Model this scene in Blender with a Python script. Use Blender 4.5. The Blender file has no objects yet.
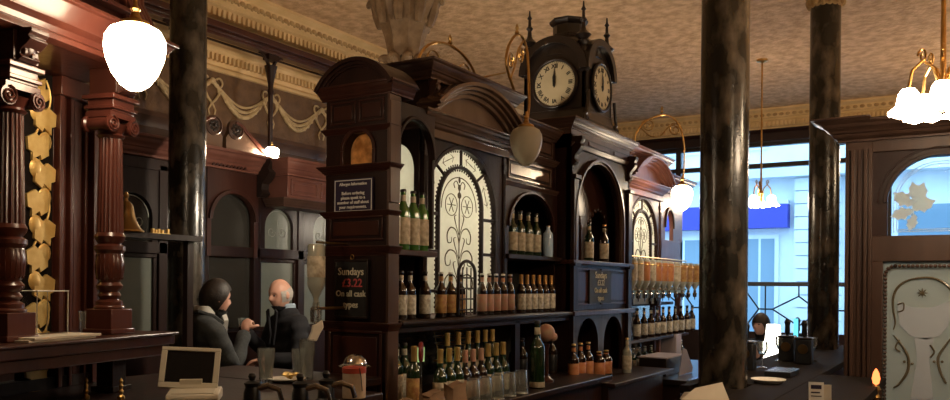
import bpy, bmesh, math, random
from mathutils import Vector, Matrix
random.seed(11)
S = bpy.context.scene
COL = S.collection
PI = math.pi
# ------------------------------------------------------------------ camera geometry (photo survey)
F = 820.; CX = 475.; HY = 285.; ROLL = math.radians(0.5)
AA = math.atan(500/820.); sa, ca = math.sin(AA), math.cos(AA)
def ray(px, py):
    dx, dy = px-CX, py-HY
    x = dx*math.cos(ROLL)+dy*math.sin(ROLL); y = -dx*math.sin(ROLL)+dy*math.cos(ROLL)
    r, u = x/F, -y/F
    return (sa*r+ca, -ca*r+sa, u)
def onY(px, py, w):
    d = ray(px, py); k = w/d[1]; return Vector((d[0]*k, w, 1.6+d[2]*k))
def onX(px, py, s):
    d = ray(px, py); k = s/d[0]; return Vector((s, d[1]*k, 1.6+d[2]*k))
def atD(px, py, D):
    d = ray(px, py); return Vector((d[0]*D, d[1]*D, 1.6+d[2]*D))

# ------------------------------------------------------------------ materials
def mat(name, col, rough=.5, metal=0., col2=None, scale=8., stretch=(1,1,1), bump=0., bscale=None, trans=0., coat=0., emit=0., ior=1.45, contrast=(.35,.65), detail=4, spec=.5):
    m = bpy.data.materials.new(name); m.use_nodes = True
    nt = m.node_tree; b = nt.nodes['Principled BSDF']
    b.inputs['Base Color'].default_value = (*col, 1); b.inputs['Roughness'].default_value = rough
    b.inputs['Metallic'].default_value = metal; b.inputs['Transmission Weight'].default_value = trans
    b.inputs['Coat Weight'].default_value = coat; b.inputs['Coat Roughness'].default_value = .15
    b.inputs['IOR'].default_value = ior; b.inputs['Specular IOR Level'].default_value = spec
    if emit:
        b.inputs['Emission Color'].default_value = (*col, 1); b.inputs['Emission Strength'].default_value = emit
    if col2 or bump:
        tc = nt.nodes.new('ShaderNodeTexCoord'); mp = nt.nodes.new('ShaderNodeMapping')
        mp.inputs['Scale'].default_value = stretch
        nt.links.new(tc.outputs['Object'], mp.inputs[0])
    if col2:
        n = nt.nodes.new('ShaderNodeTexNoise'); n.inputs['Scale'].default_value = scale; n.inputs['Detail'].default_value = detail
        nt.links.new(mp.outputs[0], n.inputs[0])
        r = nt.nodes.new('ShaderNodeValToRGB')
        r.color_ramp.elements[0].position = contrast[0]; r.color_ramp.elements[1].position = contrast[1]
        r.color_ramp.elements[0].color = (*col, 1); r.color_ramp.elements[1].color = (*col2, 1)
        nt.links.new(n.outputs['Fac'], r.inputs[0]); nt.links.new(r.outputs[0], b.inputs['Base Color'])
    if bump:
        n2 = nt.nodes.new('ShaderNodeTexNoise'); n2.inputs['Scale'].default_value = bscale or scale; n2.inputs['Detail'].default_value = 5
        nt.links.new(mp.outputs[0], n2.inputs[0])
        bp = nt.nodes.new('ShaderNodeBump'); bp.inputs['Strength'].default_value = bump; bp.inputs['Distance'].default_value = .02
        nt.links.new(n2.outputs['Fac'], bp.inputs['Height']); nt.links.new(bp.outputs[0], b.inputs['Normal'])
    return m
def translucent(name, col, rough=.6, amt=.6, col2=None, scale=10):
    m = mat(name, col, rough, col2=col2, scale=scale)
    nt = m.node_tree; b = nt.nodes['Principled BSDF']; out = nt.nodes['Material Output']
    t = nt.nodes.new('ShaderNodeBsdfTranslucent'); t.inputs[0].default_value = (*col, 1)
    mx = nt.nodes.new('ShaderNodeMixShader'); mx.inputs[0].default_value = amt
    nt.links.new(b.outputs[0], mx.inputs[1]); nt.links.new(t.outputs[0], mx.inputs[2]); nt.links.new(mx.outputs[0], out.inputs[0])
    return m
M = {}
M['mahog'] = mat('mahogany', (.034,.0095,.006), .36, col2=(.062,.018,.010), scale=5, stretch=(1,1,.12), coat=.15, bump=.08, bscale=30)
M['mahog_dark'] = mat('dark mahogany', (.014,.0055,.004), .42, col2=(.027,.0095,.0065), scale=5, stretch=(1,1,.15), coat=.05, spec=.35, bump=.08, bscale=30)
M['mahog_red'] = mat('red mahogany', (.070,.018,.012), .30, col2=(.120,.036,.022), scale=4, stretch=(1,1,.15), coat=.4, bump=.08, bscale=25)
M['mahog_brown'] = mat('worn brown mahogany', (.062,.032,.023), .38, col2=(.100,.054,.038), scale=5, stretch=(1,1,.15), coat=.15, bump=.08, bscale=30)
M['mahog_matte'] = mat('matt red mahogany', (.060,.015,.010), .55, col2=(.095,.028,.017), scale=4, stretch=(1,1,.15), spec=.3)
M['etch_dim'] = mat('faint etched line', (.34,.35,.31), .5)
M['mahog_lit'] = mat('mahogany in a lit tone', (.115,.068,.048), .26, col2=(.165,.105,.075), scale=5, stretch=(1,1,.15), coat=.5, bump=.06, bscale=30)  # paler copy of the wood, with lamp light put into the colour
M['screen_wood'] = mat('brown screen wood', (.040,.021,.014), .38, col2=(.070,.038,.026), scale=5, stretch=(1,1,.12), coat=.25, bump=.08, bscale=30)
M['mahog_rose_lit'] = mat('rose mahogany in a lit tone', (.135,.050,.037), .32, col2=(.19,.078,.056), scale=5, stretch=(1,1,.15), coat=.3, bump=.06, bscale=30)  # pinkish copy of the wood, tinted as the lamps light it
M['ebony'] = mat('blackened wood', (.016,.010,.008), .35, coat=.3)
M['plaster'] = mat('embossed plaster ceiling', (.48,.29,.145), .75, col2=(.72,.48,.27), scale=9.0, bump=1.0, bscale=22, contrast=(.36,.64), detail=8)
M['cornice'] = mat('cream painted cornice', (.62,.42,.19), .6, col2=(.72,.50,.25), scale=5)
M['cap_plaster'] = mat('tan gilded plaster', (.17,.105,.055), .6, col2=(.27,.18,.10), scale=12, bump=.4, bscale=30)
M['leafrelief'] = mat('bronzed relief', (.34,.20,.08), .6, col2=(.45,.30,.13), scale=14)
M['frieze_bg'] = mat('brown lincrusta', (.10,.052,.022), .55, col2=(.15,.08,.035), scale=10, bump=.4, bscale=40)
M['garland'] = mat('gilt garland relief', (.42,.30,.15), .55, col2=(.55,.42,.24), scale=20)
M['gold'] = mat('gold leaf', (.72,.45,.13), .42, metal=.35, col2=(.85,.60,.22), scale=20)
M['brass'] = mat('aged brass', (.65,.42,.16), .28, metal=1., col2=(.5,.30,.10), scale=15)
M['bronze'] = mat('dark bronze', (.22,.13,.05), .35, metal=1.)
M['marble'] = mat('dark veined marble', (.012,.010,.007), .26, col2=(.13,.10,.072), scale=11, stretch=(1,1,.55), contrast=(.45,.80), detail=12, coat=.25, bump=.12, bscale=40)
M['wallpaper'] = mat('dark brown wall', (.06,.03,.018), .6, col2=(.09,.045,.025), scale=4)
M['floor'] = mat('worn brown floorboards', (.07,.035,.018), .45, col2=(.11,.055,.03), scale=3, stretch=(.2,3,1))
M['mirror'] = mat('aged mirror', (.38,.36,.33), .10, metal=1., col2=(.28,.26,.24), scale=3)
M['dark_mirror'] = mat('smoky dark glass', (.035,.033,.028), .10, metal=.0, spec=.9, coat=.6)
M['frosted'] = translucent('frosted etched glass', (.44,.53,.55), .4, .45)
M['frosted_dim'] = mat('dim frosted mirror', (.15,.17,.145), .35, col2=(.20,.215,.185), scale=3)
M['etched_bright'] = translucent('etched cream glass', (.80,.82,.76), .35, .6, col2=(.66,.68,.62), scale=30)
M['etch_line'] = mat('clear cut line in glass', (.10,.085,.055), .25)
M['etch_white'] = translucent('white acid etched leaf', (.78,.92,1.), .6, .5)
M['clear'] = mat('clear glass', (.95,.97,.97), .02, trans=1., ior=1.12)
M['pane'] = mat('window glass', (.97,.98,1.), .0, trans=1., ior=1.02)
M['tumbler'] = mat('drinking glass', (.88,.92,.88), .05, trans=.92, ior=1.45, coat=1.)
M['amber_glass'] = translucent('amber glass with reflected swirl', (.80,.46,.18), .3, .35, col2=(.16,.06,.02), scale=22)  # swirl colours stand in for a mirrored ceiling pattern
M['white_pvc'] = mat('cream plastic', (.60,.56,.45), .45)
M['screen_black'] = mat('black screen', (.012,.012,.013), .15)
M['bar_black'] = mat('worn black bar top', (.012,.009,.008), .8, spec=.08)
M['black'] = mat('black plastic', (.012,.012,.012), .4)
M['chalkboard'] = mat('chalkboard slate', (.012,.012,.012), .6, col2=(.02,.02,.02), scale=20)
M['chalk'] = mat('cream chalk', (.72,.68,.52), .8)
M['chalk_red'] = mat('red chalk', (.60,.10,.10), .8)
M['sign_navy'] = mat('navy sign board', (.030,.022,.050), .4)
M['white'] = mat('white print', (.78,.77,.72), .6)
M['dial'] = mat('cream clock dial', (.62,.54,.36), .4, col2=(.54,.46,.29), scale=6)
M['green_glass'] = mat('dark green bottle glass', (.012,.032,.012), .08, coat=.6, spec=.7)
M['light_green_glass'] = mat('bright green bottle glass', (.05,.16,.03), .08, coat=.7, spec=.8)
M['brown_glass'] = mat('dark brown bottle glass', (.020,.009,.004), .08, coat=.6, spec=.7)
M['clear_bottle'] = mat('pale bottle glass', (.40,.42,.36), .06, coat=.6, spec=.8)
M['blue_gin'] = mat('pale blue bottle glass', (.50,.70,.95), .1, coat=.6)
M['lab_cream'] = mat('cream label', (.70,.64,.50), .6, col2=(.40,.34,.24), scale=35)
M['lab_white'] = mat('white label', (.74,.72,.62), .6, col2=(.35,.32,.26), scale=45)
M['lab_gold'] = mat('gold label', (.55,.36,.12), .5, col2=(.35,.16,.06), scale=40)
M['lab_orange'] = mat('orange label', (.46,.15,.05), .5, col2=(.55,.26,.11), scale=25)
M['lab_red'] = mat('red label', (.42,.06,.04), .5, col2=(.35,.12,.08), scale=30)
M['lab_pink'] = mat('faded pink label', (.50,.24,.18), .5, col2=(.42,.30,.20), scale=30)
M['foil_gold'] = mat('gold foil', (.66,.47,.17), .35, metal=.6)
M['foil_orange'] = mat('orange gold foil', (.70,.38,.12), .35, metal=.5)
M['foil_black'] = mat('black foil', (.02,.02,.02), .35)
M['foil_silver'] = mat('silver foil', (.55,.53,.48), .3, metal=.7)
M['steel'] = mat('polished steel', (.55,.55,.54), .18, metal=1.)
M['paper'] = mat('cream paper', (.78,.72,.60), .8, col2=(.68,.62,.50), scale=8)
M['kraft'] = mat('brown kraft paper', (.30,.19,.11), .8, col2=(.22,.13,.08), scale=9, bump=.4, bscale=12)
M['tin_cream'] = mat('cream painted tin', (.58,.47,.34), .45, col2=(.48,.36,.25), scale=22)
M['tin_red'] = mat('red painted tin', (.42,.06,.035), .4)
M['skin'] = mat('skin', (.52,.27,.19), .5, col2=(.58,.32,.23), scale=12)
M['skin_pale'] = mat('pale skin', (.62,.38,.30), .5)
M['hair_brown'] = mat('dark brown hair', (.012,.007,.005), .55, col2=(.022,.013,.008), scale=60, bump=.15, bscale=80)
M['hair_grey'] = mat('short grey hair', (.34,.30,.27), .7, col2=(.42,.38,.34), scale=60)
M['suit_grey'] = mat('charcoal suit cloth', (.030,.033,.034), .85, col2=(.045,.048,.048), scale=60)
M['coat_black'] = mat('black coat cloth', (.010,.010,.013), .85)
M['shirt'] = mat('white shirt', (.62,.60,.56), .8)
M['shirt_blue'] = mat('pale blue shirt', (.30,.38,.46), .8)
M['beer'] = mat('dark beer', (.05,.015,.004), .1)
M['facade'] = mat('pale stone facade', (.78,.82,.84), .8, col2=(.66,.70,.74), scale=.8)
M['facade_glass'] = mat('facade window glass', (.20,.30,.38), .1)
M['fascia_blue'] = mat('royal blue fascia', (.05,.06,.42), .5)
M['road'] = mat('wet street paving', (.35,.37,.42), .5, col2=(.25,.27,.3), scale=2)
M['red_paint'] = mat('dark red enamel', (.22,.02,.02), .35)
M['grey_card'] = mat('lilac grey card', (.38,.34,.38), .6)
M['blue_metal'] = mat('blue grey metal edge', (.30,.40,.52), .25, metal=.7)
def emis(name, col, s):
    m = bpy.data.materials.new(name); m.use_nodes = True; nt = m.node_tree; nt.nodes.clear()
    o = nt.nodes.new('ShaderNodeOutputMaterial'); e = nt.nodes.new('ShaderNodeEmission')
    e.inputs[0].default_value = (*col, 1); e.inputs[1].default_value = s; nt.links.new(e.outputs[0], o.inputs[0]); return m
WARM = (1., .72, .42)
M['globe_lit'] = emis('lit opal globe', (1., .76, .50), 32)
M['globe_r'] = emis('lit opal globe by window', (1., .78, .52), 45)
M['globe_small'] = emis('lit small opal lamp', (1., .76, .50), 130)
M['globe_fill'] = emis('added fill globe', (1., .74, .46), 95)  # for globes added out of view as fill light
M['fill_uplight'] = emis('added ceiling fill bulb', (1., .74, .46), 420)  # for bowl bulbs added out of view to brighten the ceiling
M['globe_backlight'] = emis('added globe behind the bar', (1., .84, .64), 135)  # for globes added behind the bar to backlight the etched glass
M['shade_lit'] = emis('lit tulip shade', (1., .76, .52), 50)
M['flame'] = emis('candle lamp flame', (1., .22, .06), 3)
M['cyan_led'] = emis('cyan badge light', (.15, .75, 1.), 1.6)
M['lampshade_white'] = emis('lit white shade', (1., .92, .80), 5)
M['phone'] = emis('lit display', (.65, .78, .9), .8)
M['opal'] = translucent('unlit frosted glass globe', (.60,.54,.42), .35, .4)

# ------------------------------------------------------------------ mesh builder
class MB:
    def __init__(s): s.v = []; s.f = []
    def add(s, vs, fs):
        o = len(s.v); s.v += [tuple(v) for v in vs]; s.f += [tuple(i+o for i in f) for f in fs]; return s
    def box(s, x0, x1, y0, y1, z0, z1):
        return s.add([(x0,y0,z0),(x1,y0,z0),(x1,y1,z0),(x0,y1,z0),(x0,y0,z1),(x1,y0,z1),(x1,y1,z1),(x0,y1,z1)],
                     [(0,3,2,1),(4,5,6,7),(0,1,5,4),(1,2,6,5),(2,3,7,6),(3,0,4,7)])
    def prism(s, pts, axis, a, b):
        n = len(pts)
        def m(p, t):
            return (p[0], t, p[1]) if axis == 'Y' else (t, p[0], p[1]) if axis == 'X' else (p[0], p[1], t)
        vs = [m(p, a) for p in pts]+[m(p, b) for p in pts]
        fs = [tuple(range(n)), tuple(range(2*n-1, n-1, -1))]+[(i, (i+1) % n, n+(i+1) % n, n+i) for i in range(n)]
        return s.add(vs, fs)
    def lathe(s, prof, c=(0,0,0), seg=20, flute=0, fd=.07, rot=0, sx=1, sy=1):
        n = len(prof); vs = []
        for r, z in prof:
            for k in range(seg):
                a = 2*PI*k/seg+rot
                rr = r*(1-fd*abs(math.sin(a*flute/2))) if flute else r
                vs.append((c[0]+rr*math.cos(a)*sx, c[1]+rr*math.sin(a)*sy, c[2]+z))
        fs = []
        for i in range(n-1):
            for k in range(seg):
                a, b = i*seg+k, i*seg+(k+1) % seg
                fs.append((a, b, b+seg, a+seg))
        if prof[0][0] > 1e-5: fs.append(tuple(range(seg-1, -1, -1)))
        if prof[-1][0] > 1e-5: fs.append(tuple((n-1)*seg+k for k in range(seg)))
        return s.add(vs, fs)
    def tube(s, pts, r, seg=6, closed=False):
        pts = [Vector(p) for p in pts]; n = len(pts)
        rs = r if isinstance(r, (list, tuple)) else [r]*n
        vs = []; prev = None
        for i in range(n):
            if closed: t = pts[(i+1) % n]-pts[i-1]
            else: t = pts[min(i+1, n-1)]-pts[max(i-1, 0)]
            if t.length < 1e-9: t = Vector((0,0,1))
            t.normalize()
            if prev is None:
                u = t.cross(Vector((0,0,1)));
                if u.length < .1: u = t.cross(Vector((0,1,0)))
            else: u = prev-t*prev.dot(t)
            if u.length < 1e-6: u = t.orthogonal()
            u.normalize(); prev = u; w = t.cross(u)
            for k in range(seg):
                a = 2*PI*k/seg; vs.append(pts[i]+(u*math.cos(a)+w*math.sin(a))*rs[i])
        fs = []
        for i in range(n if closed else n-1):
            for k in range(seg):
                a, b = i*seg+k, i*seg+(k+1) % seg; j = ((i+1) % n)*seg
                fs.append((a, b, j+(k+1) % seg, j+k))
        if not closed: fs += [tuple(range(seg-1, -1, -1)), tuple((n-1)*seg+k for k in range(seg))]
        return s.add(vs, fs)
    def sweep(s, prof, path, closed=False):      # outward is to the right of the path
        P = [Vector((p[0], p[1])) for p in path]; n = len(P); m = len(prof); vs = []
        for i in range(n):
            d1 = (P[i]-P[i-1]).normalized() if (i > 0 or closed) else None
            d2 = (P[(i+1) % n]-P[i]).normalized() if (i < n-1 or closed) else None
            if d1 is None: d1 = d2
            if d2 is None: d2 = d1
            n1 = Vector((d1.y, -d1.x)); n2 = Vector((d2.y, -d2.x)); mi = (n1+n2)/(1+n1.dot(n2))
            for o, z in prof: vs.append((P[i].x+mi.x*o, P[i].y+mi.y*o, z))
        fs = []
        for i in range(n if closed else n-1):
            for k in range(m):
                a, b = i*m+k, i*m+(k+1) % m; j = ((i+1) % n)*m
                fs.append((a, b, j+(k+1) % m, j+k))
        if not closed: fs += [tuple(range(m)), tuple((n-1)*m+k for k in range(m-1, -1, -1))]
        return s.add(vs, fs)
    def ring(s, cx, cz, r0, r1, a0, a1, y0, y1, axis='Y', seg=24, k=1.):    # arch moulding, k squashes the height
        vs = []
        for i in range(seg+1):
            a = a0+(a1-a0)*i/seg
            for r in (r1, r0):
                for y in (y0, y1):
                    u, z = cx+r*math.cos(a), cz+k*r*math.sin(a); vs.append((u, y, z) if axis == 'Y' else (y, u, z))
        fs = []
        for i in range(seg):
            a, b = i*4, i*4+4
            fs += [(a, b, b+1, a+1), (a+2, a+3, b+3, b+2), (a, a+2, b+2, b), (a+1, b+1, b+3, a+3)]
        fs += [(0, 1, 3, 2), (seg*4, seg*4+2, seg*4+3, seg*4+1)]
        return s.add(vs, fs)
    def archpanel(s, x0, x1, z0, z1, cx, r, zs, y0, y1, axis='Y', k=1., seg=20):
        P = []; F2 = []
        def p(u, z): P.append((u, z)); return len(P)-1
        A = [p(cx+r*math.cos(PI-PI*i/seg), zs+k*r*math.sin(PI*i/seg)) for i in range(seg+1)]
        U = [p(x0 if i == 0 else x1 if i == seg else P[A[i]][0], z1) for i in range(seg+1)]
        for i in range(seg): F2.append((A[i], A[i+1], U[i+1], U[i]))
        loop = []
        left, right = cx-r > x0+1e-4, x1 > cx+r+1e-4; low = zs > z0+1e-4
        if left:
            L2 = p(x0, zs); F2.append((L2, A[0], U[0]))
            if low: L0, L1 = p(x0, z0), p(cx-r, z0); F2.append((L0, L1, A[0], L2)); loop += [L2, L0, L1]
            else: loop += [L2]
        loop += A
        if right:
            R2 = p(x1, zs); F2.append((A[-1], R2, U[-1]))
            if low: R0, R1 = p(x1, z0), p(cx+r, z0); F2.append((R1, R0, R2, A[-1])); loop += [R1, R0, R2]
            else: loop += [R2]
        loop += U[::-1]
        n = len(P); mk = (lambda q, y: (q[0], y, q[1])) if axis == 'Y' else (lambda q, y: (y, q[0], q[1]))
        vs = [mk(q, y0) for q in P]+[mk(q, y1) for q in P]
        fs = F2+[tuple(n+i for i in reversed(f)) for f in F2]
        for i in range(len(loop)):
            a, b = loop[i], loop[(i+1) % len(loop)]; fs.append((a, b, n+b, n+a))
        return s.add(vs, fs)
    def archfill(s, cx, r, z0, zs, y0, y1, axis='Y', k=1., seg=20):
        pts = [(cx-r, z0), (cx+r, z0)]+[(cx+r*math.cos(PI*i/seg), zs+k*r*math.sin(PI*i/seg)) for i in range(seg+1)]
        return s.prism(pts, axis, y0, y1)
    def ball(s, c, r, seg=14, n=8):
        rx, ry, rz = r if isinstance(r, (tuple, list)) else (r, r, r)
        prof = [(math.sin(PI*i/n), -math.cos(PI*i/n)) for i in range(n+1)]
        vs = []
        for pr, pz in prof:
            for k in range(seg):
                a = 2*PI*k/seg; vs.append((c[0]+max(pr, 1e-4)*rx*math.cos(a), c[1]+max(pr, 1e-4)*ry*math.sin(a), c[2]+pz*rz))
        fs = [(i*seg+k, i*seg+(k+1) % seg, (i+1)*seg+(k+1) % seg, (i+1)*seg+k) for i in range(n) for k in range(seg)]
        return s.add(vs, fs)
    def panel(s, x0, x1, z0, z1, y, axis='Y', w=.018, d=.012, sgn=-1):   # picture-frame bead standing proud of plane y
        for (a, b, c, e) in ((x0, x1, z0, z0+w), (x0, x1, z1-w, z1), (x0, x0+w, z0+w, z1-w), (x1-w, x1, z0+w, z1-w)):
            if axis == 'Y': s.box(a, b, min(y, y+sgn*d), max(y, y+sgn*d), c, e)
            else: s.box(min(y, y+sgn*d), max(y, y+sgn*d), a, b, c, e)
        if axis == 'Y': s.box(x0+2.2*w, x1-2.2*w, min(y, y+sgn*d*.7), max(y, y+sgn*d*.7), z0+2.2*w, z1-2.2*w)
        else: s.box(min(y, y+sgn*d*.7), max(y, y+sgn*d*.7), x0+2.2*w, x1-2.2*w, z0+2.2*w, z1-2.2*w)
        return s
    def xf(s, mtx):
        s.v = [tuple(mtx @ Vector(v)) for v in s.v]; return s
    def join(s, o): return s.add(o.v, o.f)

BASE = {}
def make_mesh(name, mb, m, origin=(0,0,0), smooth=True):
    me = bpy.data.meshes.new(name)
    o = Vector(origin)
    me.from_pydata([tuple(Vector(v)-o) for v in mb.v], [], mb.f); me.validate()
    bm = bmesh.new(); bm.from_mesh(me); bmesh.ops.recalc_face_normals(bm, faces=bm.faces); bm.to_mesh(me); bm.free()
    me.materials.append(m)
    if smooth:
        me.polygons.foreach_set('use_smooth', [True]*len(me.polygons)); me.set_sharp_from_angle(angle=math.radians(32))
    return me
def obj(name, mb, m, parent=None, label=None, bevel=0.):
    """one mesh object; vertices are given in the thing's frame (world for unrotated things)"""
    if parent is None:
        xs = [v[0] for v in mb.v]; ys = [v[1] for v in mb.v]; zs = [v[2] for v in mb.v]
        org = ((min(xs)+max(xs))/2, (min(ys)+max(ys))/2, min(zs))
    else: org = BASE[parent.name]
    me = make_mesh(name, mb, m if not isinstance(m, str) else M[m], org)
    o = bpy.data.objects.new(name, me); COL.objects.link(o)
    if parent is None: o.location = org
    else: o.parent = parent
    BASE[o.name] = org
    if label: o['label'] = label
    if bevel:
        b = o.modifiers.new('bevel', 'BEVEL'); b.width = bevel; b.segments = 2; b.limit_method = 'ANGLE'; b.harden_normals = False
    return o
def clusters(mb, eps=.004):
    n = len(mb.v); par = list(range(n))
    def fd(a):
        while par[a] != a: par[a] = par[par[a]]; a = par[a]
        return a
    for f in mb.f:
        for q in f[1:]:
            a, b = fd(f[0]), fd(q)
            if a != b: par[a] = b
    comp = {}
    for i in range(n): comp.setdefault(fd(i), []).append(i)
    bx = []
    for c in comp.values():
        bx.append([[min(mb.v[i][k] for i in c)-eps for k in range(3)], [max(mb.v[i][k] for i in c)+eps for k in range(3)], set(c)])
    ch = True
    while ch:
        ch = False; out = []
        for b in bx:
            for o in out:
                if all(b[0][k] <= o[1][k] and o[0][k] <= b[1][k] for k in range(3)):
                    o[0] = [min(o[0][k], b[0][k]) for k in range(3)]; o[1] = [max(o[1][k], b[1][k]) for k in range(3)]; o[2] |= b[2]; ch = True; break
            else: out.append(b)
        bx = out
    res = []
    for b in bx:
        ids = sorted(b[2]); mp = {i: k for k, i in enumerate(ids)}
        res.append(MB().add([mb.v[i] for i in ids], [tuple(mp[i] for i in f) for f in mb.f if f[0] in mp]))
    return res
def objs(name, mb, m, parent, bevel=0., eps=.004):
    return [obj(name, c, m, parent, bevel=bevel) for c in clusters(mb, eps)]
def sm(pts, n=5):
    """smooth curve through the points"""
    P = [Vector(p) for p in pts]; out = []
    for i in range(len(P)-1):
        p0, p1, p2, p3 = P[max(i-1, 0)], P[i], P[i+1], P[min(i+2, len(P)-1)]
        for k in range(n):
            t = k/n; out.append(.5*((2*p1)+(p2-p0)*t+(2*p0-5*p1+4*p2-p3)*t*t+(3*p1-p0-3*p2+p3)*t**3))
    out.append(P[-1]); return out
def smr(rs, n=5):
    out = []
    for i in range(len(rs)-1):
        for k in range(n): out.append(rs[i]+(rs[i+1]-rs[i])*k/n)
    out.append(rs[-1]); return out
def thing(name, label, cat, loc, group=None, rz=0., local=False):
    o = bpy.data.objects.new(name, None); COL.objects.link(o); o.location = loc; o.rotation_euler = (0,0,rz); o.empty_display_size = .1
    o['label'] = label; o['category'] = cat
    if group: o['group'] = group
    BASE[o.name] = (0,0,0) if (local or rz) else tuple(loc)
    return o
def tag(o, label, cat, group=None, kind=None):
    o['label'] = label; o['category'] = cat
    if group: o['group'] = group
    if kind: o['kind'] = kind
    return o
def struct(name, mb, m, parent=None, bevel=0., label=None):
    o = obj(name, mb, m, parent, bevel=bevel)
    if parent is None: o['kind'] = 'structure'
    if label: o['label'] = label
    return o
def dup(root, loc, label, group=None, rz=None, scale=None):
    r = root.copy(); COL.objects.link(r); r.location = loc; r['label'] = label
    if rz is not None: r.rotation_euler = (0,0,rz)
    if scale: r.scale = scale
    if group: r['group'] = group
    BASE[r.name] = BASE[root.name]
    for ch in list(root.children):
        c = ch.copy(); COL.objects.link(c); c.parent = r
        for g in list(ch.children):
            d = g.copy(); COL.objects.link(d); d.parent = c
    return r
def crown(zt, h, out, base=0.):
    return [(-.01+base, zt), (out, zt), (out, zt-.14*h), (out*.88, zt-.20*h), (out*.80, zt-.36*h), (out*.58, zt-.50*h), (out*.52, zt-.60*h),
            (out*.45, zt-.62*h), (out*.36, zt-.78*h), (out*.18, zt-.88*h), (out*.18, zt-h), (-.01+base, zt-h)]
def text_mb(lines, size, align='CENTER', spacing=1.15, ext=.0012, bold=0.):
    """lines of lettering in the XZ plane, centred on the origin, facing -Y"""
    mb = MB()
    H = len(lines)
    for i, t in enumerate(lines):
        sz = size
        if isinstance(t, tuple): t, sz = t
        cu = bpy.data.curves.new('lettering', 'FONT'); cu.body = t; cu.size = sz; cu.align_x = align; cu.align_y = 'CENTER'; cu.extrude = ext; cu.offset = bold; cu.resolution_u = 2
        o = bpy.data.objects.new('lettering', cu); COL.objects.link(o)
        dg = bpy.context.evaluated_depsgraph_get(); me = bpy.data.meshes.new_from_object(o.evaluated_get(dg))
        z = ((H-1)/2-i)*size*spacing
        mb.add([(v.co.x, -v.co.z, v.co.y+z) for v in me.vertices], [tuple(p.vertices) for p in me.polygons])
        bpy.data.objects.remove(o); bpy.data.curves.remove(cu); bpy.data.meshes.remove(me)
    return mb
def spiral(c, r0, r1, turns, a0, n=22, sgn=1):
    """points (u, v) of a flat spiral running from radius r0 to r1"""
    return [(c[0]+(r0+(r1-r0)*i/n)*math.cos(a0+sgn*2*PI*turns*i/n), c[1]+(r0+(r1-r0)*i/n)*math.sin(a0+sgn*2*PI*turns*i/n)) for i in range(n+1)]
ORD = ['first','second','third','fourth','fifth','sixth','seventh','eighth','ninth','tenth','eleventh','twelfth','thirteenth','fourteenth']
NUM = ['zero','one','two','three','four','five','six','seven','eight','nine','ten','eleven','twelve','thirteen','fourteen']
def nth(i, n):
    return 'leftmost' if i == 0 else 'rightmost' if i == n-1 else ORD[i]+'-from-left'
# ================================================================== THE ROOM
XW, YW, YR, XB, ZC = 12.2, 5.72, -4.5, -4.0, 4.1
struct('floor', MB().box(XB, XW+.4, YR, YW, -.05, 0), 'floor')
struct('ceiling', MB().box(XB, XW+.4, YR, YW, ZC, ZC+.06), 'plaster')
struct('wall_left', MB().box(XB, XW+.4, YW, YW+.15, 0, ZC), 'wallpaper')
struct('wall_right', MB().box(XB, XW+.4, YR-.15, YR, 0, ZC), 'wallpaper')
struct('wall_back', MB().box(XB-.15, XB, YR, YW, 0, ZC), 'wallpaper')
OY0, OY1, OZ0, OZ1 = -.90, 4.80, .84, 3.68
struct('wall_far', MB().box(XW, XW+.3, YR, YW, 0, OZ0).box(XW, XW+.3, YR, OY0, OZ0, OZ1).box(XW, XW+.3, OY1, YW, OZ0, OZ1).box(XW, XW+.3, YR, YW, OZ1, ZC), 'wallpaper')
prof = [(-.01,ZC-.001),(.36,ZC-.001),(.36,4.075),(.33,4.06),(.30,4.045),(.27,3.985),(.235,3.97),(.235,3.955),(.21,3.94),(.175,3.87),(.15,3.86),(.14,3.845),(.07,3.80),(.03,3.765),(.03,3.74),(-.01,3.74)]
cor = struct('trim_1', MB().sweep(prof, [(XB, YW), (XW, YW), (XW, YR)]), 'cornice')
mb = MB(); x = 3.2
while x < 8.4:
    mb.ball((x, YW-.292, 4.012), (.032, .014, .024), 8, 4); mb.ball((x+.04, YW-.285, 3.998), (.018, .012, .018), 6, 4); x += .075
y = -1.6
while y < 5.3:
    mb.ball((XW-.292, y, 4.012), (.014, .032, .024), 8, 4); y += .085
struct('leaf_relief', mb, 'leafrelief', cor)
mb = MB(); x = 3.2
while x < 8.4:
    mb.box(x, x+.028, YW-.222, YW-.15, 3.868, 3.935); x += .055
y = -1.6
while y < 5.3:
    mb.box(XW-.222, XW-.15, y, y+.028, 3.868, 3.935); y += .055
struct('dentil_row', mb, 'cornice', cor)
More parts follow.
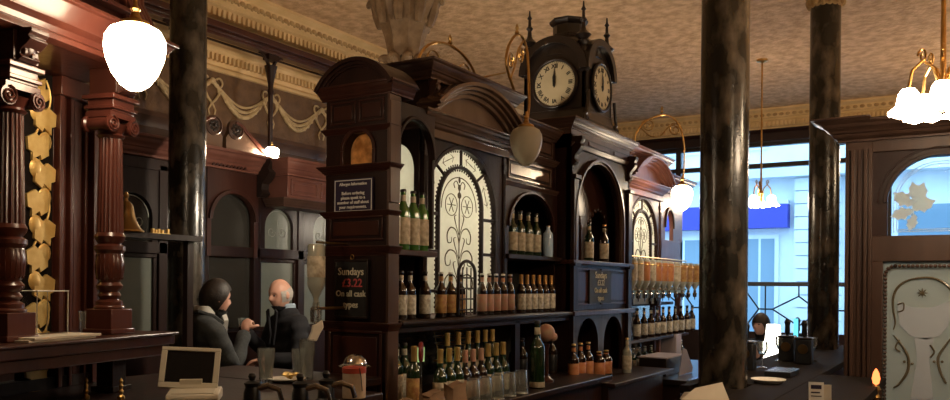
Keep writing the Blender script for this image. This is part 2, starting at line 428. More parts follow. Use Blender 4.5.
# second band and the garland frieze on the left wall
t2 = struct('trim_2', MB().sweep([(-.01,3.70),(.05,3.70),(.05,3.66),(.10,3.65),(.10,3.62),(.06,3.56),(.04,3.50),(.06,3.48),(.06,3.45),(-.01,3.45)], [(XB, YW), (XW, YW)]), 'cornice')
mb = MB(); x = 3.3
while x < 8.2:
    mb.box(x, x+.022, YW-.10, YW-.04, 3.53, 3.59); x += .048
struct('dentil_row', mb, 'cornice', t2)
t3 = struct('trim_3', MB().box(XB, XW, YW-.02, YW, 2.98, 3.45), 'frieze_bg')
def garland(x0, per, yy):
    mb = MB(); z = 3.36
    N = 12
    for j, (r, s) in enumerate(((.022, 1.0), (.016, .8), (.012, .62))):
        pts = [(x0+per*(.08+.84*i/N), yy-.012, z-.02-s*.24*math.sin(PI*i/N)) for i in range(N+1)]
        mb.tube(pts, [r*(.4+.6*math.sin(PI*i/N)) for i in range(N+1)], 6)
    for i in range(1, N):
        a = i/N; mb.ball((x0+per*(.08+.84*a), yy-.02, z-.02-.24*math.sin(PI*a)+random.uniform(-.012, .012)), (.024, .014, .02), 6, 4)
    for sg in (-1, 1):       # ribbon loops and tails
        mb.tube([(x0+sg*u, yy-.014, z+v) for u, v in spiral((.07, .0), .055, .03, .9, PI, 12)], .010, 5)
        mb.tube([(x0+sg*(.02+.06*math.sin(k*.9)), yy-.012, z-.05*k) for k in range(7)], [.016-.0015*k for k in range(7)], 5)
    mb.ball((x0, yy-.02, z), (.03, .02, .03), 8, 5)
    return mb
for i in range(7):
    struct('garland_relief', garland(3.5+i*.70, .70, YW-.02), 'garland', t3)
struct('trim_4', MB().sweep([(-.01,2.98),(.05,2.98),(.06,2.94),(.03,2.90),(.02,2.86),(-.01,2.86)], [(XB, YW), (XW, YW)]), 'mahog_brown')
struct('trim_5', MB().box(XB, XW, YW-.012, YW, .12, 2.86), 'wallpaper')
struct('baseboard_left', MB().box(XB, XW, YW-.03, YW, 0, .16), 'mahog_dark')

# mahogany rail on slender posts in front of the frieze
fr = thing('mirror_rail_frame', 'long dark mahogany rail carried on slender turned posts in front of the garland frieze', 'frame', (5.4, 5.46, 0))
obj('top_rail', MB().box(3.3, 7.2, 5.40, 5.50, 3.66, 3.72).box(3.3, 7.2, 5.375, 5.50, 3.72, 3.775).box(3.3, 7.2, 5.385, 5.40, 3.685, 3.70), 'mahog', fr, bevel=.006)
for X in (4.35, 5.36, 6.32):
    mb = MB().lathe([(.045,0),(.045,.1),(.028,.14),(.022,.3),(.022,3.30),(.030,3.33),(.022,3.36),(.026,3.40),(.045,3.50),(.06,3.56)], (X, 5.45, 0), 12)
    p = obj('post', mb, 'mahog_dark', fr)
    br = MB()
    for sg in (-1, 1):
        br.tube([(X+sg*(.02+.12*(1-math.cos(a))), 5.45, 3.50+.16*math.sin(a)) for a in [PI/2*i/6 for i in range(7)]], [.02-.001*i for i in range(7)], 6)
    br.box(X-.06, X+.06, 5.41, 5.49, 3.61, 3.66)
    obj('bracket', br, 'mahog_dark', p)

# ------------------------------------------------------------------ window wall
mull = [OY1, 3.85, 2.90, 1.95, 1.0, .05, -.90]
beam = struct('trim_6', MB().box(XW-.10, XW, -1.95, 5.0, 3.68, 3.86).sweep([(-.01,3.86),(.14,3.86),(.14,3.83),(.10,3.80),(.10,3.78),(-.01,3.78)], [(XW, 5.0), (XW, -1.95)]).box(XW-.07, XW, -1.95, 5.0, .70, .84), 'mahog_dark')
for i in range(len(mull)-1):
    a, b = mull[i+1], mull[i]
    f = MB()
    f.box(XW, XW+.09, a, a+.04, OZ0, OZ1).box(XW, XW+.09, b-.04, b, OZ0, OZ1)
    for z0, z1 in ((OZ0, OZ0+.06), (1.62, 1.68), (3.32, 3.385), (OZ1-.05, OZ1)): f.box(XW, XW+.09, a+.04, b-.04, z0, z1)
    w = struct('window_%d' % (i+1), f, 'ebony')
    struct('pane', MB().box(XW+.05, XW+.056, a+.04, b-.04, OZ0+.06, OZ1-.05), 'pane', w)
    L = MB(); yc = (a+b)/2; z0, z1 = OZ0+.06, 1.62; zm = (z0+z1)/2
    def strip(p, q): L.tube([(XW+.05, p[0], p[1]), (XW+.05, q[0], q[1])], .011, 4)
    h = .86/2
    strip((yc+.15, z1), (yc+.15, z0+.56)); strip((yc+.15, z0), (yc+.15, z0+.12))
    strip((a+.17, z1), (a+.17, z1-.14)); strip((a+.17, z0), (a+.17, z0+.16))
    for sg, yy in ((1, b-.04), (-1, yc)):
        pass
    zc = zm+.03
    strip((b-.04, z1-.06), (yc+.24, zc)); strip((yc+.24, zc), (yc+.05, zc)); strip((yc+.05, zc), (a+.17, z1-.14)); strip((yc+.05, zc), (a+.17, z0+.16))
    strip((a+.17, z1-.14), (a+.04, z1-.24)); strip((a+.17, z0+.16), (a+.04, z0+.26)); strip((yc+.24, zc), (b-.04, z0+.12))
    strip((yc+.15, zc), (yc+.15, z0+.56)); strip((yc+.15, zc), (yc+.15, z0+.12))
    struct('lead_bars', L, 'ebony', w)
# ------------------------------------------------------------------ outside
struct('street_ground', MB().box(XW+.5, 40, -20, 30, -.25, -.15), 'road')
bd = thing('street_building', 'pale stone building with a blue shop fascia across the street', 'building', (21, 3, -.15))
BX = 21.
obj('wall', MB().box(BX, BX+6, -30, 40, -.15, 34), 'facade', bd)  # made taller and wider than seen, to shut out sky light
mbf = MB().box(BX-.35, BX, 3.85, 12, 3.05, 3.62)
obj('fascia', mbf, 'fascia_blue', bd)
obj('cornice', MB().box(BX-.5, BX, -14, 22, 4.25, 4.5).box(BX-.3, BX, -14, 22, 4.5, 4.6).box(BX-.25, BX, 3.85, 12, 3.62, 3.72), 'facade', bd)
for (a, b, zz0, zz1) in ((4.1, 5.0, .4, 2.9), (5.3, 7.6, .4, 2.9), (7.9, 11.5, .4, 2.9), (4.4, 5.1, 5.0, 6.6), (6.0, 7.2, 5.0, 6.6), (8.2, 9.4, 5.0, 6.6), (1.2, 2.2, 5.0, 6.6), (-1.5, -.4, 5.0, 6.6), (-1.0, 1.6, .5, 3.6), (-6, -2, .5, 3.6)):
    f = obj('window', MB().box(BX-.05, BX, a, b, zz0, zz1), 'facade', bd)
    obj('glazing', MB().box(BX-.06, BX-.05, a+.1, (a+b)/2-.03, zz0+.1, zz1-.1).box(BX-.06, BX-.05, (a+b)/2+.03, b-.1, zz0+.1, zz1-.1), 'facade_glass', f)
mb = MB()
for k in range(14): mb.box(BX-.28, BX, 2.7, 3.7, -.1+k*.31, .18+k*.31)
mb.box(BX-.20, BX, 2.75, 3.65, -.15, 4.25)
obj('rusticated_pier', mb, 'facade', bd)

# ------------------------------------------------------------------ iron and marble columns
def column(x, y, label, r=.12, zcap=3.93, tall=False):
    t = thing('marble_column', label, 'column', (x, y, 0), 'columns carrying the ceiling')
    obj('shaft', MB().lathe([(r*1.02, .30), (r, .5), (r, 2.2), (r*.985, zcap)], (x, y, 0), 32), 'marble', t)
    obj('base', MB().box(x-.19, x+.19, y-.19, y+.19, 0, .14).lathe([(.19,.14),(.19,.17),(.165,.20),(.15,.22),(.165,.25),(.14,.28),(.125,.30)], (x, y, 0), 28), 'marble', t)
    c = MB()
    if tall:
        c.lathe([(r*1.05, 3.35), (r*1.25, 3.37), (r*1.05, 3.40), (r*1.1, 3.5), (r*1.45, 3.7), (r*2.0, 3.88), (r*2.6, 4.02), (r*2.7, 4.03), (r*2.7, ZC)], (x, y, 0), 32, flute=8, fd=.16)
        for tier, (zz, rr, n, h) in enumerate(((3.46, .13, 8, .10), (3.90, .245, 8, .20))):
            for k in range(n):
                a = 2*PI*(k+.5*tier)/n
                pts = [(x+(rr+o)*math.cos(a), y+(rr+o)*math.sin(a), zz+h*q) for o, q in ((-.03, -.5), (-.01, 0), (.01, .45), (.05, .62), (.075, .50), (.07, .40))]
                c.tube(sm(pts, 3), smr([.03, .05, .048, .036, .026, .016], 3), 7); c.ball((x+(rr-.04)*math.cos(a+.4), y+(rr-.04)*math.sin(a+.4), zz-.06), (.026, .026, .03), 8, 5)
    else:
        c.lathe([(r*1.02, zcap-.02), (r*1.12, zcap), (r*1.05, zcap+.02), (r*1.2, zcap+.06), (r*1.5, 4.04), (r*1.6, 4.05), (r*1.6, ZC)], (x, y, 0), 32, flute=16, fd=.08)
        for k in range(14):
            a = 2*PI*k/14; c.ball((x+r*1.12*math.cos(a), y+r*1.12*math.sin(a), zcap+.03), (.024, .024, .04), 6, 4)
    obj('capital', c, 'leafrelief' if not tall else 'cap_plaster', t, label='leafy plaster capital' if tall else None)
    return t
column(4.235, 1.098, 'thickest-looking dark marble column, in front, between the back bar and the window')
column(7.294, 1.072, 'dark marble column right of the thickest one, beside the carved screen with the etched glass')
column(3.665, 4.489, 'dark column left of the two men, beside the biggest lit globe lamp')
column(5.68, 4.19, 'column whose leafy cream plaster capital spreads above the roof of the bar cabinets', tall=True)

# ================================================================== BACK BAR
YF, YG, YK = 2.446, 2.56, 2.86      # front plane, glazed plane, back plane
def console(mb, x0, x1, y, z1, h=.18, out=.07):
    pts = [(y+.005, z1), (y-out, z1), (y-out, z1-.12*h), (y-out*.8, z1-.25*h), (y-out*.95, z1-.35*h), (y-out*.7, z1-.5*h), (y-out*.35, z1-.65*h), (y-out*.3, z1-.8*h), (y-out*.45, z1-.9*h), (y-out*.2, z1-h), (y+.005, z1-h)]
    return mb.prism(pts, 'X', x0, x1)
# ---- end pier
P0, P1 = 3.195, 3.275
pier = thing('end_pier', 'narrow end pier of the back bar with rounded pediment, navy notice and chalkboard', 'bar cabinet', (3.24, 2.65, 0))
c = MB().archpanel(2.446, 2.852, 2.19, 2.55, 2.636, .092, 2.27, P0, P1+.02, 'X', k=1.0)
c.box(P0, P1, 2.446, 2.852, 0, 2.19)
c.box(P0-.02, P1, 2.43, 2.868, 0, .16)
obj('pier_body', c, 'mahog_dark', pier, bevel=.004)
c = MB().panel(2.475, 2.82, 1.815, 1.94, P0, 'X', .012, .008).panel(2.475, 2.635, 2.405, 2.52, P0, 'X', .01, .006).panel(2.655, 2.82, 2.405, 2.52, P0, 'X', .01, .006).panel(2.475, 2.82, .9, 1.37, P0, 'X', .015, .01)
c.ring(2.636, 2.27, .092, .112, 0, PI, P0-.012, P0, 'X', 20).box(P0-.012, P0, 2.524, 2.544, 2.19, 2.27).box(P0-.012, P0, 2.728, 2.748, 2.19, 2.27)
objs('raised_panelling', c, 'mahog', pier, bevel=.003)
c = MB()
for zt, h, o in ((1.79, .05, .028), (1.965, .035, .022), (2.195, .04, .035), (2.385, .03, .02)):
    c.sweep(crown(zt, h, o), [(P1, 2.852), (P0, 2.852), (P0, 2.446), (P1, 2.446)])
c.sweep(crown(1.41, .05, .03), [(P1, 2.852), (P0, 2.852), (P0, 2.446), (P1, 2.446)])
objs('moulding', c, 'mahog', pier, bevel=.002)
# pilaster stiles and capitals at the near corner
obj('stile', MB().box(P0-.008, P1, 2.438, 2.452, .9, 2.54).box(P0-.01, P0+.07, 2.428, 2.44, 2.0, 2.5), 'mahog_brown', pier, bevel=.003)
# cornice and segmental pediment, running back over the gap
hh = .205; ch = .235; rise = .135; R_ = (ch*ch+rise*rise)/(2*rise); yc = 2.652; zc = 2.575
c = MB().sweep(crown(2.60, .07, .035), [(3.37, 2.87), (P0+.0, 2.87), (P0, 2.435), (3.37, 2.435)])
c.box(P0, 3.37, 2.435, 2.87, 2.53, 2.60)
obj('cornice', c, 'mahog', pier, bevel=.003)
a0 = math.asin(ch/R_); zcen = zc+rise-R_
c = MB()
arc = [(yc+R_*math.sin(-a0+2*a0*i/20), zcen+R_*math.cos(-a0+2*a0*i/20)) for i in range(21)]
c.prism([(yc+ch, 2.595), (yc-ch, 2.595)]+arc, 'X', P0-.01, 3.37)
for k, (ro, ri, pr) in enumerate(((R_+.018, R_-.003, .045), (R_+.003, R_-.018, .03), (R_-.016, R_-.028, .02))):
    a = min(1.45, math.asin(min(.99, (ch+.0-.004*k)/R_)))
    c.ring(yc, zcen, ri, ro, PI/2-a, PI/2+a, P0-pr, 3.39 if k == 0 else P0, 'X', 22)
obj('pediment', c, 'mahog_dark', pier, bevel=.002)
obj('amber_pane', MB().archfill(2.636, .10, 2.185, 2.27, P0+.05, P0+.056, 'X'), 'amber_glass', pier, label='amber glass with a reflection in its colour, in the round-headed opening')
# side arch spanning the gap behind the pier
# notice & chalkboard
s = thing('notice_board', 'small navy notice with white border and lettering fixed on the end pier', 'sign', (P0-.012, 2.657, 1.955))
obj('board', MB().box(P0-.016, P0-.004, 2.532, 2.782, 1.957, 2.127), 'sign_navy', s)
def facing_minus_x(mb, y, z, x):     # lettering built facing -Y, turned to face -X
    return mb.xf(Matrix.Translation((x, y, z)) @ Matrix.Rotation(-PI/2, 4, 'Z'))
c = MB()
for (a, b, q, r) in ((2.538, 2.776, 1.963, 1.967), (2.538, 2.776, 2.117, 2.121), (2.538, 2.542, 1.967, 2.117), (2.772, 2.776, 1.967, 2.117)): c.box(P0-.0175, P0-.016, a, b, q, r)
obj('border', c, 'white', s)
objs('lettering', facing_minus_x(text_mb([('Allergen Information', .021), '', 'Before ordering', 'please speak to a', 'member of staff about', 'your requirements.'], .0225, spacing=1.02, bold=.0004), 2.657, 2.042, P0-.017), 'white', s, eps=.007)
s = thing('chalk_board', 'black chalkboard on the end pier with cream and red Sundays writing', 'chalkboard', (P0-.012, 2.665, 1.435))
obj('slate', MB().box(P0-.018, P0-.004, 2.563, 2.763, 1.437, 1.712), 'chalkboard', s)
c = MB()
for (a, b, q, r) in ((2.555, 2.771, 1.427, 1.439), (2.555, 2.771, 1.710, 1.722), (2.555, 2.567, 1.439, 1.710), (2.759, 2.771, 1.439, 1.710)): c.box(P0-.022, P0-.002, a, b, q, r)
obj('frame', c, 'ebony', s, bevel=.002)
objs('lettering', facing_minus_x(text_mb([('Sundays', .052), ('', .05), ('On all cask', .043), ('types', .045)], .05, spacing=1.1, bold=.0006), 2.664, 1.578, P0-.020), 'chalk', s, eps=.007)
obj('price_lettering', facing_minus_x(text_mb([('£3.22', .058)], .05, bold=.0008), 2.655, 1.603, P0-.020), 'chalk_red', s, label='red chalk price')
obj('hanging_ring', MB().tube([(P0-.010, 2.664+.010*math.cos(a), 1.734+.012*math.sin(a)) for a in [2*PI*i/12 for i in range(12)]], .003, 5, True), 'brass', s)

# ---- glazing used in both arched bays
def etched_window(parent, cx, R1=.378, R0=.228, zs=2.005, zi=2.045, zb=1.44, y=YG):
    g = obj('etched_glass', MB().archfill(cx, R1, zb, zs, y+.012, y+.018), 'etched_bright', parent, label='cream etched glass')
    c = MB()
    c.ring(cx, zs, R1, R1+.022, 0, PI, y-.022, y+.03, 'Y', 30)
    for sg in (-1, 1): c.box(min(cx+sg*R1, cx+sg*(R1+.022)), max(cx+sg*R1, cx+sg*(R1+.022)), y-.022, y+.03, zb, zs)
    c.ring(cx, zi, R0, R0+.016, 0, PI, y-.012, y+.012, 'Y', 28)
    for sg in (-1, 1): c.box(min(cx+sg*R0, cx+sg*(R0+.016)), max(cx+sg*R0, cx+sg*(R0+.016)), y-.012, y+.012, zb, zi)
    for a in (PI/2, PI*.25, PI*.75):
        dx, dz = math.cos(a), math.sin(a)
        c.tube([(cx+dx*(R0+.02), y, zi+dz*(R0+.02)), (cx+dx*(R1+.01), y, zs+dz*(R1+.01))], .009, 6)
    for z in (zs-.01, zs-.22, zs-.44):
        for sg in (-1, 1): c.box(min(cx+sg*(R0+.02), cx+sg*(R1+.01)), max(cx+sg*(R0+.02), cx+sg*(R1+.01)), y-.01, y+.01, z-.009, z+.009)
    obj('glazing_bars', c, 'mahog_dark', parent, bevel=.002)
    c = MB()                # scalloped edge of the inner light
    for RR, zz, s0 in ((R0-.008, zi, 1), (R1-.010, zs, 1), (R0+.022, zi, 1)):
        n = int(PI*RR/.024)
        for i in range(n+1):
            a = PI*i/n; c.ball((cx+RR*math.cos(a), y+.008, zz+RR*math.sin(a)), (.007, .004, .007), 6, 4)
        z = zz-.024
        while z > zb+.02:
            for sg in (-1, 1): c.ball((cx+sg*RR, y+.008, z), (.007, .004, .007), 6, 4)
            z -= .026
    obj('scalloped_edge', c, 'mahog_dark', g)['kind'] = 'stuff'
    d = MB(); yy = y+.009
    def cur(pts, r): d.tube(sm([(cx+u, yy, v) for u, v in pts]), smr(r) if isinstance(r, list) else r, 5)
    d.ring(cx, zi-.01, R0-.042, R0-.036, 0, PI, yy-.001, yy+.001, 'Y', 24)
    cur([(0, zb+.05), (0, 2.16)], .0035)
    for sg in (-1, 1):
        cur([(sg*u, v) for u, v in spiral((.085, 2.06), .062, .062, 1.0, 0, 18)], .0025)
        for k in range(6):
            a = k*PI/3; cur([(sg*.085, 2.06), (sg*.085+.045*math.cos(a), 2.06+.045*math.sin(a))], .0025)
        for z0, s_ in ((1.93, 1.), (1.80, 1.15), (1.66, 1.2)):
            cur([(0, z0-.10*s_), (sg*.03*s_, z0-.02), (sg*.085*s_, z0), (sg*.125*s_, z0-.035), (sg*.12*s_, z0-.085), (sg*.085*s_, z0-.085), (sg*.08*s_, z0-.055)], [.0015, .003, .0045, .004, .0035, .003, .0015])
            cur([(0, z0-.05*s_), (sg*.05*s_, z0+.055), (sg*.03*s_, z0+.075)], [.0015, .0035, .0015])
        cur([(0, 2.16), (sg*.03, 2.20), (sg*.06, 2.185), (sg*.05, 2.16)], .003)
    for k in range(3): d.ball((cx, yy, 2.12-.0+.045*k), (.022-.005*k, .003, .02), 8, 5)
    for a in (PI*.125, PI*.375, PI*.625, PI*.875):          # sprigs in the outer lights
        rm = (R0+R1)/2+.015; px_, pz_ = rm*math.cos(a), zs+.012+rm*math.sin(a)
        tx, tz = -math.sin(a), math.cos(a)
        cur([(px_+tx*q, pz_+tz*q) for q in (-.07, -.03, 0, .03, .07)], [.001, .002, .003, .002, .001])
        for q in (-.035, .035):
            cur([(px_+tx*q-math.cos(a)*.025, pz_+tz*q-math.sin(a)*.025), (px_+tx*q*1.6, pz_+tz*q*1.6), (px_+tx*q+math.cos(a)*.025, pz_+tz*q+math.sin(a)*.025)], [.001, .0025, .001])
    obj('etched_pattern', d, 'etch_line', g)
# ---- an arched bay: body, hood, glazing
def arched_bay(name_label, x0, x1, cx, wood, mat2):
    lit = 'mahog_lit' if mat2 == 'mahog_brown' else mat2
    t = thing('arched_bar_bay', name_label, 'bar cabinet', ((x0+x1)/2, 2.65, 0), 'arched bays of the back bar')
    c = MB().archpanel(x0, x1, 1.42, 2.50, cx, .402, 2.005, YG-.02, YG+.03)
    c.box(x0, x1, YG, YK, 2.47, 2.70)
    if x0 < 4: c.box(x0, x0+.03, YG, YG+.035, 1.42, 2.5).box(x0, x0+.03, YK-.035, YK, 1.42, 2.5).box(x0, x0+.03, YG, YK, 1.42, 1.80)
    else: c.box(x0, x0+.03, YG, YK, 1.42, 2.5)
    c.box(x1-.03, x1, YG, YK, 1.42, 2.5)
    if x0 < 4:      # the open end of the near bay has a round-headed etched light
        c.archpanel(YG, YK, 1.80, 2.47, 2.71, .115, 2.22, x0-.012, x0, 'X', k=1.3)
        obj('side_light', MB().archfill(2.71, .118, 1.80, 2.22, x0+.031, x0+.036, 'X', k=1.3), 'etched_bright', t, label='bright etched side light')
    obj('body', c, wood, t, bevel=.004)
    etched_window(t, cx)
    # straight entablature inside the hood
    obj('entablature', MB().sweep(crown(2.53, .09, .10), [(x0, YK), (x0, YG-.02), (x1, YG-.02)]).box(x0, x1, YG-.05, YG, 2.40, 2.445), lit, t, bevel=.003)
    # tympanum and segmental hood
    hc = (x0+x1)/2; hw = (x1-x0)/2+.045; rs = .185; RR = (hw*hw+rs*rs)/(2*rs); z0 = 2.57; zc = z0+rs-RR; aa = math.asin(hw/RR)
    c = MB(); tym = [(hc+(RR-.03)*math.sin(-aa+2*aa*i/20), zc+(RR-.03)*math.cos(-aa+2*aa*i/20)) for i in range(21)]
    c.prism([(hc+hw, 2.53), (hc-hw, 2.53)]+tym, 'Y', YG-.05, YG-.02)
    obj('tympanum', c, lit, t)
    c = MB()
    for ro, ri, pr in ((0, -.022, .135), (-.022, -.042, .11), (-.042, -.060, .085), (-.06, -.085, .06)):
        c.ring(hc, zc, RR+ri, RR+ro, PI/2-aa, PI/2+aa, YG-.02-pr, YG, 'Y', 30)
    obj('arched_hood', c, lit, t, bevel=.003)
    for X in (x0+.0, x1-.06):
        c = MB(); console(c, X+.01, X+.045, YG-.04, 2.70, .12, .06)
        c.ball((X+.028, YG-.09, 2.66), (.02, .016, .02), 8, 6)
        obj('console', c, mat2, t, bevel=.002)
    c = MB().sweep(crown(2.80, .10, .075), [(x0, YK), (x0, YG-.06), (x1, YG-.06), (x1, YK)])
    c.box(x0, x1, YG-.06, YK, 2.70, 2.80)
    # spandrel behind the hood, under the cornice
    obj('cornice', c, mat2, t, bevel=.003)
    obj('spandrel', MB().box(x0, x1, YG-.045, YG, 2.53, 2.70), wood, t)
    # pilasters beside the window
    for X in (x0, x1-.035):
        c = MB().box(X, X+.035, YG-.028, YG-.015, 1.43, 2.40)
        for k in range(2): c.box(X+.008+k*.012, X+.014+k*.012, YG-.032, YG-.028, 1.6, 2.3)
        c.box(X-.004, X+.039, YG-.034, YG-.015, 2.32, 2.36)
        obj('pilaster', c, wood, t, bevel=.002)
    return t
bayL = arched_bay('tall arched bay nearest the end pier, its cream etched window showing whole', 3.62, 4.52, 4.03, 'mahog_dark', 'mahog_brown')
bayR = arched_bay('reddish arched bay beyond the clock section, next to the lit globe', 6.58, 7.52, 7.07, 'mahog', 'mahog_rose_lit')
obj('side_arch', MB().archpanel(P1, 3.62, 1.79, 2.52, 3.445, .155, 2.26, YF+.02, YF+.05, 'Y', k=1.2).ring(3.445, 2.26, .155, .17, 0, PI, YF+.005, YF+.02, 'Y', 20, 1.2), 'mahog_dark', pier, bevel=.003)

# ---- niche bays beside the centre
def niche_bay(label, x0, x1, zsh=1.80):
    t = thing('niche_bay', label, 'bar cabinet', ((x0+x1)/2, 2.65, 0), 'niche bays beside the clock section')
    cx = (x0+x1)/2; r = (x1-x0)/2-.075
    c = MB().archpanel(x0, x1, zsh, 2.24, cx, r, 1.98, YG-.01, YG+.02, k=.72)
    c.box(x0, x0+.02, YG, YK, 1.42, 2.5).box(x1-.02, x1, YG, YK, 1.42, 2.5)
    c.box(x0, x1, YG+.01, YK, 2.24, 2.66)
    obj('body', c, 'mahog_dark', t, bevel=.003)
    obj('lightened_panel', MB().panel(x0+.08, x1-.08, 2.29, 2.42, YG+.01, 'Y', .014, .012), 'mahog_lit', t, bevel=.003, label='raised panel with a highlight in its colour')  # lamp highlight put into the paler wood colour
    c = MB()
    c.sweep(crown(2.27, .05, .035), [(x0, YG+.01), (x1, YG+.01)]).sweep(crown(2.48, .04, .04), [(x0, YG+.01), (x1, YG+.01)])
    c.sweep(crown(2.70, .08, .07), [(x0, YG+.01), (x1, YG+.01)]).box(x0, x1, YG, YK, 2.66, 2.70)
    c.panel(x0+.05, x1-.05, 2.50, 2.62, YG+.01, 'Y', .012, .008)
    obj('entablature', c, 'mahog_brown', t, bevel=.003)
    obj('arch_moulding', MB().ring(cx, 1.98, r, r+.022, 0, PI, YG-.025, YG-.005, 'Y', 22, .74), 'mahog', t, bevel=.002)
    obj('shelf', MB().box(x0, x1, YF+.06, YK, zsh-.03, zsh), 'mahog_dark', t, bevel=.004)
    obj('mirror_back', MB().box(x0+.02, x1-.02, YK-.02, YK-.01, 1.45, 2.24), 'dark_mirror', t)
    return t
niche_bay('narrow niche bay between the near arched window and the clock section, holding wine bottles', 4.52, 5.30)

# ---- centre section with the big arch
ct = thing('clock_bay', 'projecting dark centre section with a deep round arch, under the clock tower', 'bar cabinet', (5.875, 2.65, 0))
C0, C1, CM = 5.30, 6.45, 5.80
c = MB().archpanel(C0, C1, 1.76, 2.60, CM, .44, 2.08, YF, YF+.035)
c.box(C0, C0+.03, YF, YK, .93, 2.68).box(C1-.03, C1, YF, YK, .93, 2.68).box(C0, C1, YF, YK, 2.58, 2.68)
c.archpanel(C0, C1, 1.42, 1.76, CM, .001, 1.42, YF, YF+.03)
c.box(C0, C1, YK-.02, YK, .93, 1.76)
obj('body', c, 'mahog_dark', ct, bevel=.004)
c = MB()
for ro, ri, pr in ((.475, .455, .035), (.455, .44, .02)):
    c.ring(CM, 2.08, ri, ro, 0, PI, YF-pr, YF, 'Y', 30)
    for sg in (-1, 1): c.box(min(CM+sg*ri, CM+sg*ro), max(CM+sg*ri, CM+sg*ro), YF-pr, YF, 1.78, 2.08)
obj('arch_moulding', c, 'mahog_brown', ct, bevel=.002)
c = MB().sweep(crown(2.79, .075, .065), [(C0, YK), (C0, YF), (C1, YF), (C1, YK)]).box(C0, C1, YF, YK, 2.68, 2.785)
c.sweep(crown(2.62, .03, .025), [(C0, YF), (C1, YF)])
obj('cornice', c, 'mahog_brown', ct, bevel=.003)
c = MB().box(C0+.02, CM-.30, YF-.008, YF, 2.635, 2.665).box(CM-.2, CM+.2, YF-.008, YF, 2.635, 2.665).box(CM+.3, C1-.02, YF-.008, YF, 2.635, 2.665)
c.panel(C0+.08, CM-.05, 1.46, 1.73, YF, 'Y', .014, .01).panel(CM+.05, C1-.08, 1.46, 1.73, YF, 'Y', .014, .01)
objs('raised_panelling', c, 'mahog', ct, bevel=.002)
for X in (C0+.0, C1-.08):
    c = MB().box(X, X+.08, YF-.03, YF, .93, 2.36)
    c.box(X-.01, X+.09, YF-.045, YF, 2.36, 2.39).box(X-.01, X+.09, YF-.045, YF, 1.74, 1.77)
    console(c, X+.01, X+.07, YF, 2.66, .20, .08)
    obj('pilaster', c, 'mahog_dark', ct, bevel=.003)
# inner scalloped arcade
c = MB()
for k in range(2):
    a, b = C0+.05+k*.525, C0+.05+(k+1)*.525
    c.archpanel(a, b, 1.78, 2.55, (a+b)/2, .19, 2.02, YF+.14, YF+.17)
    for i in range(9):
        an = PI*(i+.5)/9; c.ball(((a+b)/2+.19*math.cos(an), YF+.14, 2.02+.19*math.sin(an)), (.022, .012, .022), 8, 5)
obj('inner_arcade', c, 'mahog', ct, bevel=.002)
q_ = onY(582, 245, YK-.03).x
obj('red_panel', MB().box(q_-.07, q_+.07, YK-.03, YK-.02, 1.79, 2.13), 'lab_red', ct, label='red lit panel')
obj('mirror_back', MB().box(C0+.03, C1-.03, YK-.015, YK-.008, 1.76, 2.58), 'mirror', ct)
obj('shelf', MB().box(C0-.02, C1+.02, YF-.04, YK, 1.755, 1.785).box(C0-.02, C1+.02, YF-.05, YK, 1.385, 1.42), 'mahog', ct, bevel=.004)
c = MB()
for k in range(2):
    a, b = C0+.08+k*.495, C0+.08+(k+1)*.495
    c.archpanel(a, b, .93, 1.385, (a+b)/2, .19, 1.17, YF+.0, YF+.03)
obj('lower_arcade', c, 'mahog_dark', ct, bevel=.002)
s = thing('chalk_board', 'chalkboard on the clock section with faint Sundays writing', 'chalkboard', (5.78, YF-.02, 1.47))
bx0, bx1 = 5.60, 6.02
obj('slate', MB().box(bx0, bx1, YF-.022, YF-.011, 1.47, 1.72), 'chalkboard', s)
objs('lettering', text_mb([('Sundays', .07), ('£3.22', .06), ('On all cask', .055), ('types', .055)], .052, spacing=1.1).xf(Matrix.Translation(((bx0+bx1)/2, YF-.0235, 1.595))), 'chalk', s, eps=.007)

# ---- shelves, lower carcase and back counter
lw = thing('back_counter', 'dark mahogany lower carcase of the back bar with its two long bottle shelves', 'counter', (4.2, 2.5, 0))
obj('shelf', MB().box(P1, 3.62, YF-.005, YK-.02, 1.745, 1.775), 'mahog', lw, bevel=.005)
obj('shelf', MB().box(P1, 5.30, YF-.02, YK-.02, 1.385, 1.42).box(P1, 5.30, YF-.035, YF-.02, 1.395, 1.415).box(P1, 5.3, YF, YF+.02, 1.355, 1.385), 'mahog_dark', lw, bevel=.005)
obj('back_panel', MB().box(P1, 5.30, YK-.02, YK, .9, 1.385), 'mahog_dark', lw)
obj('mirror_back', MB().box(P1+.05, 5.25, YK-.03, YK-.02, 1.05, 1.34), 'dark_mirror', lw)
obj('carcase', MB().box(P1, 5.30, 2.20, YK, 0, .955).box(5.30, 6.45, 2.15, YK, 0, .90), 'mahog_dark', lw)
obj('worktop', MB().box(P1, 5.30, 2.12, YK-.02, .955, .99).box(5.30, 6.60, 2.10, YF+.3, .90, .93), 'mahog_dark', lw, bevel=.006)
obj('stile', MB().box(4.50, 4.56, YF, YF+.03, .99, 1.385).box(4.50, 4.54, YG-.03, YK-.02, 1.42, 1.8), 'mahog_dark', lw)
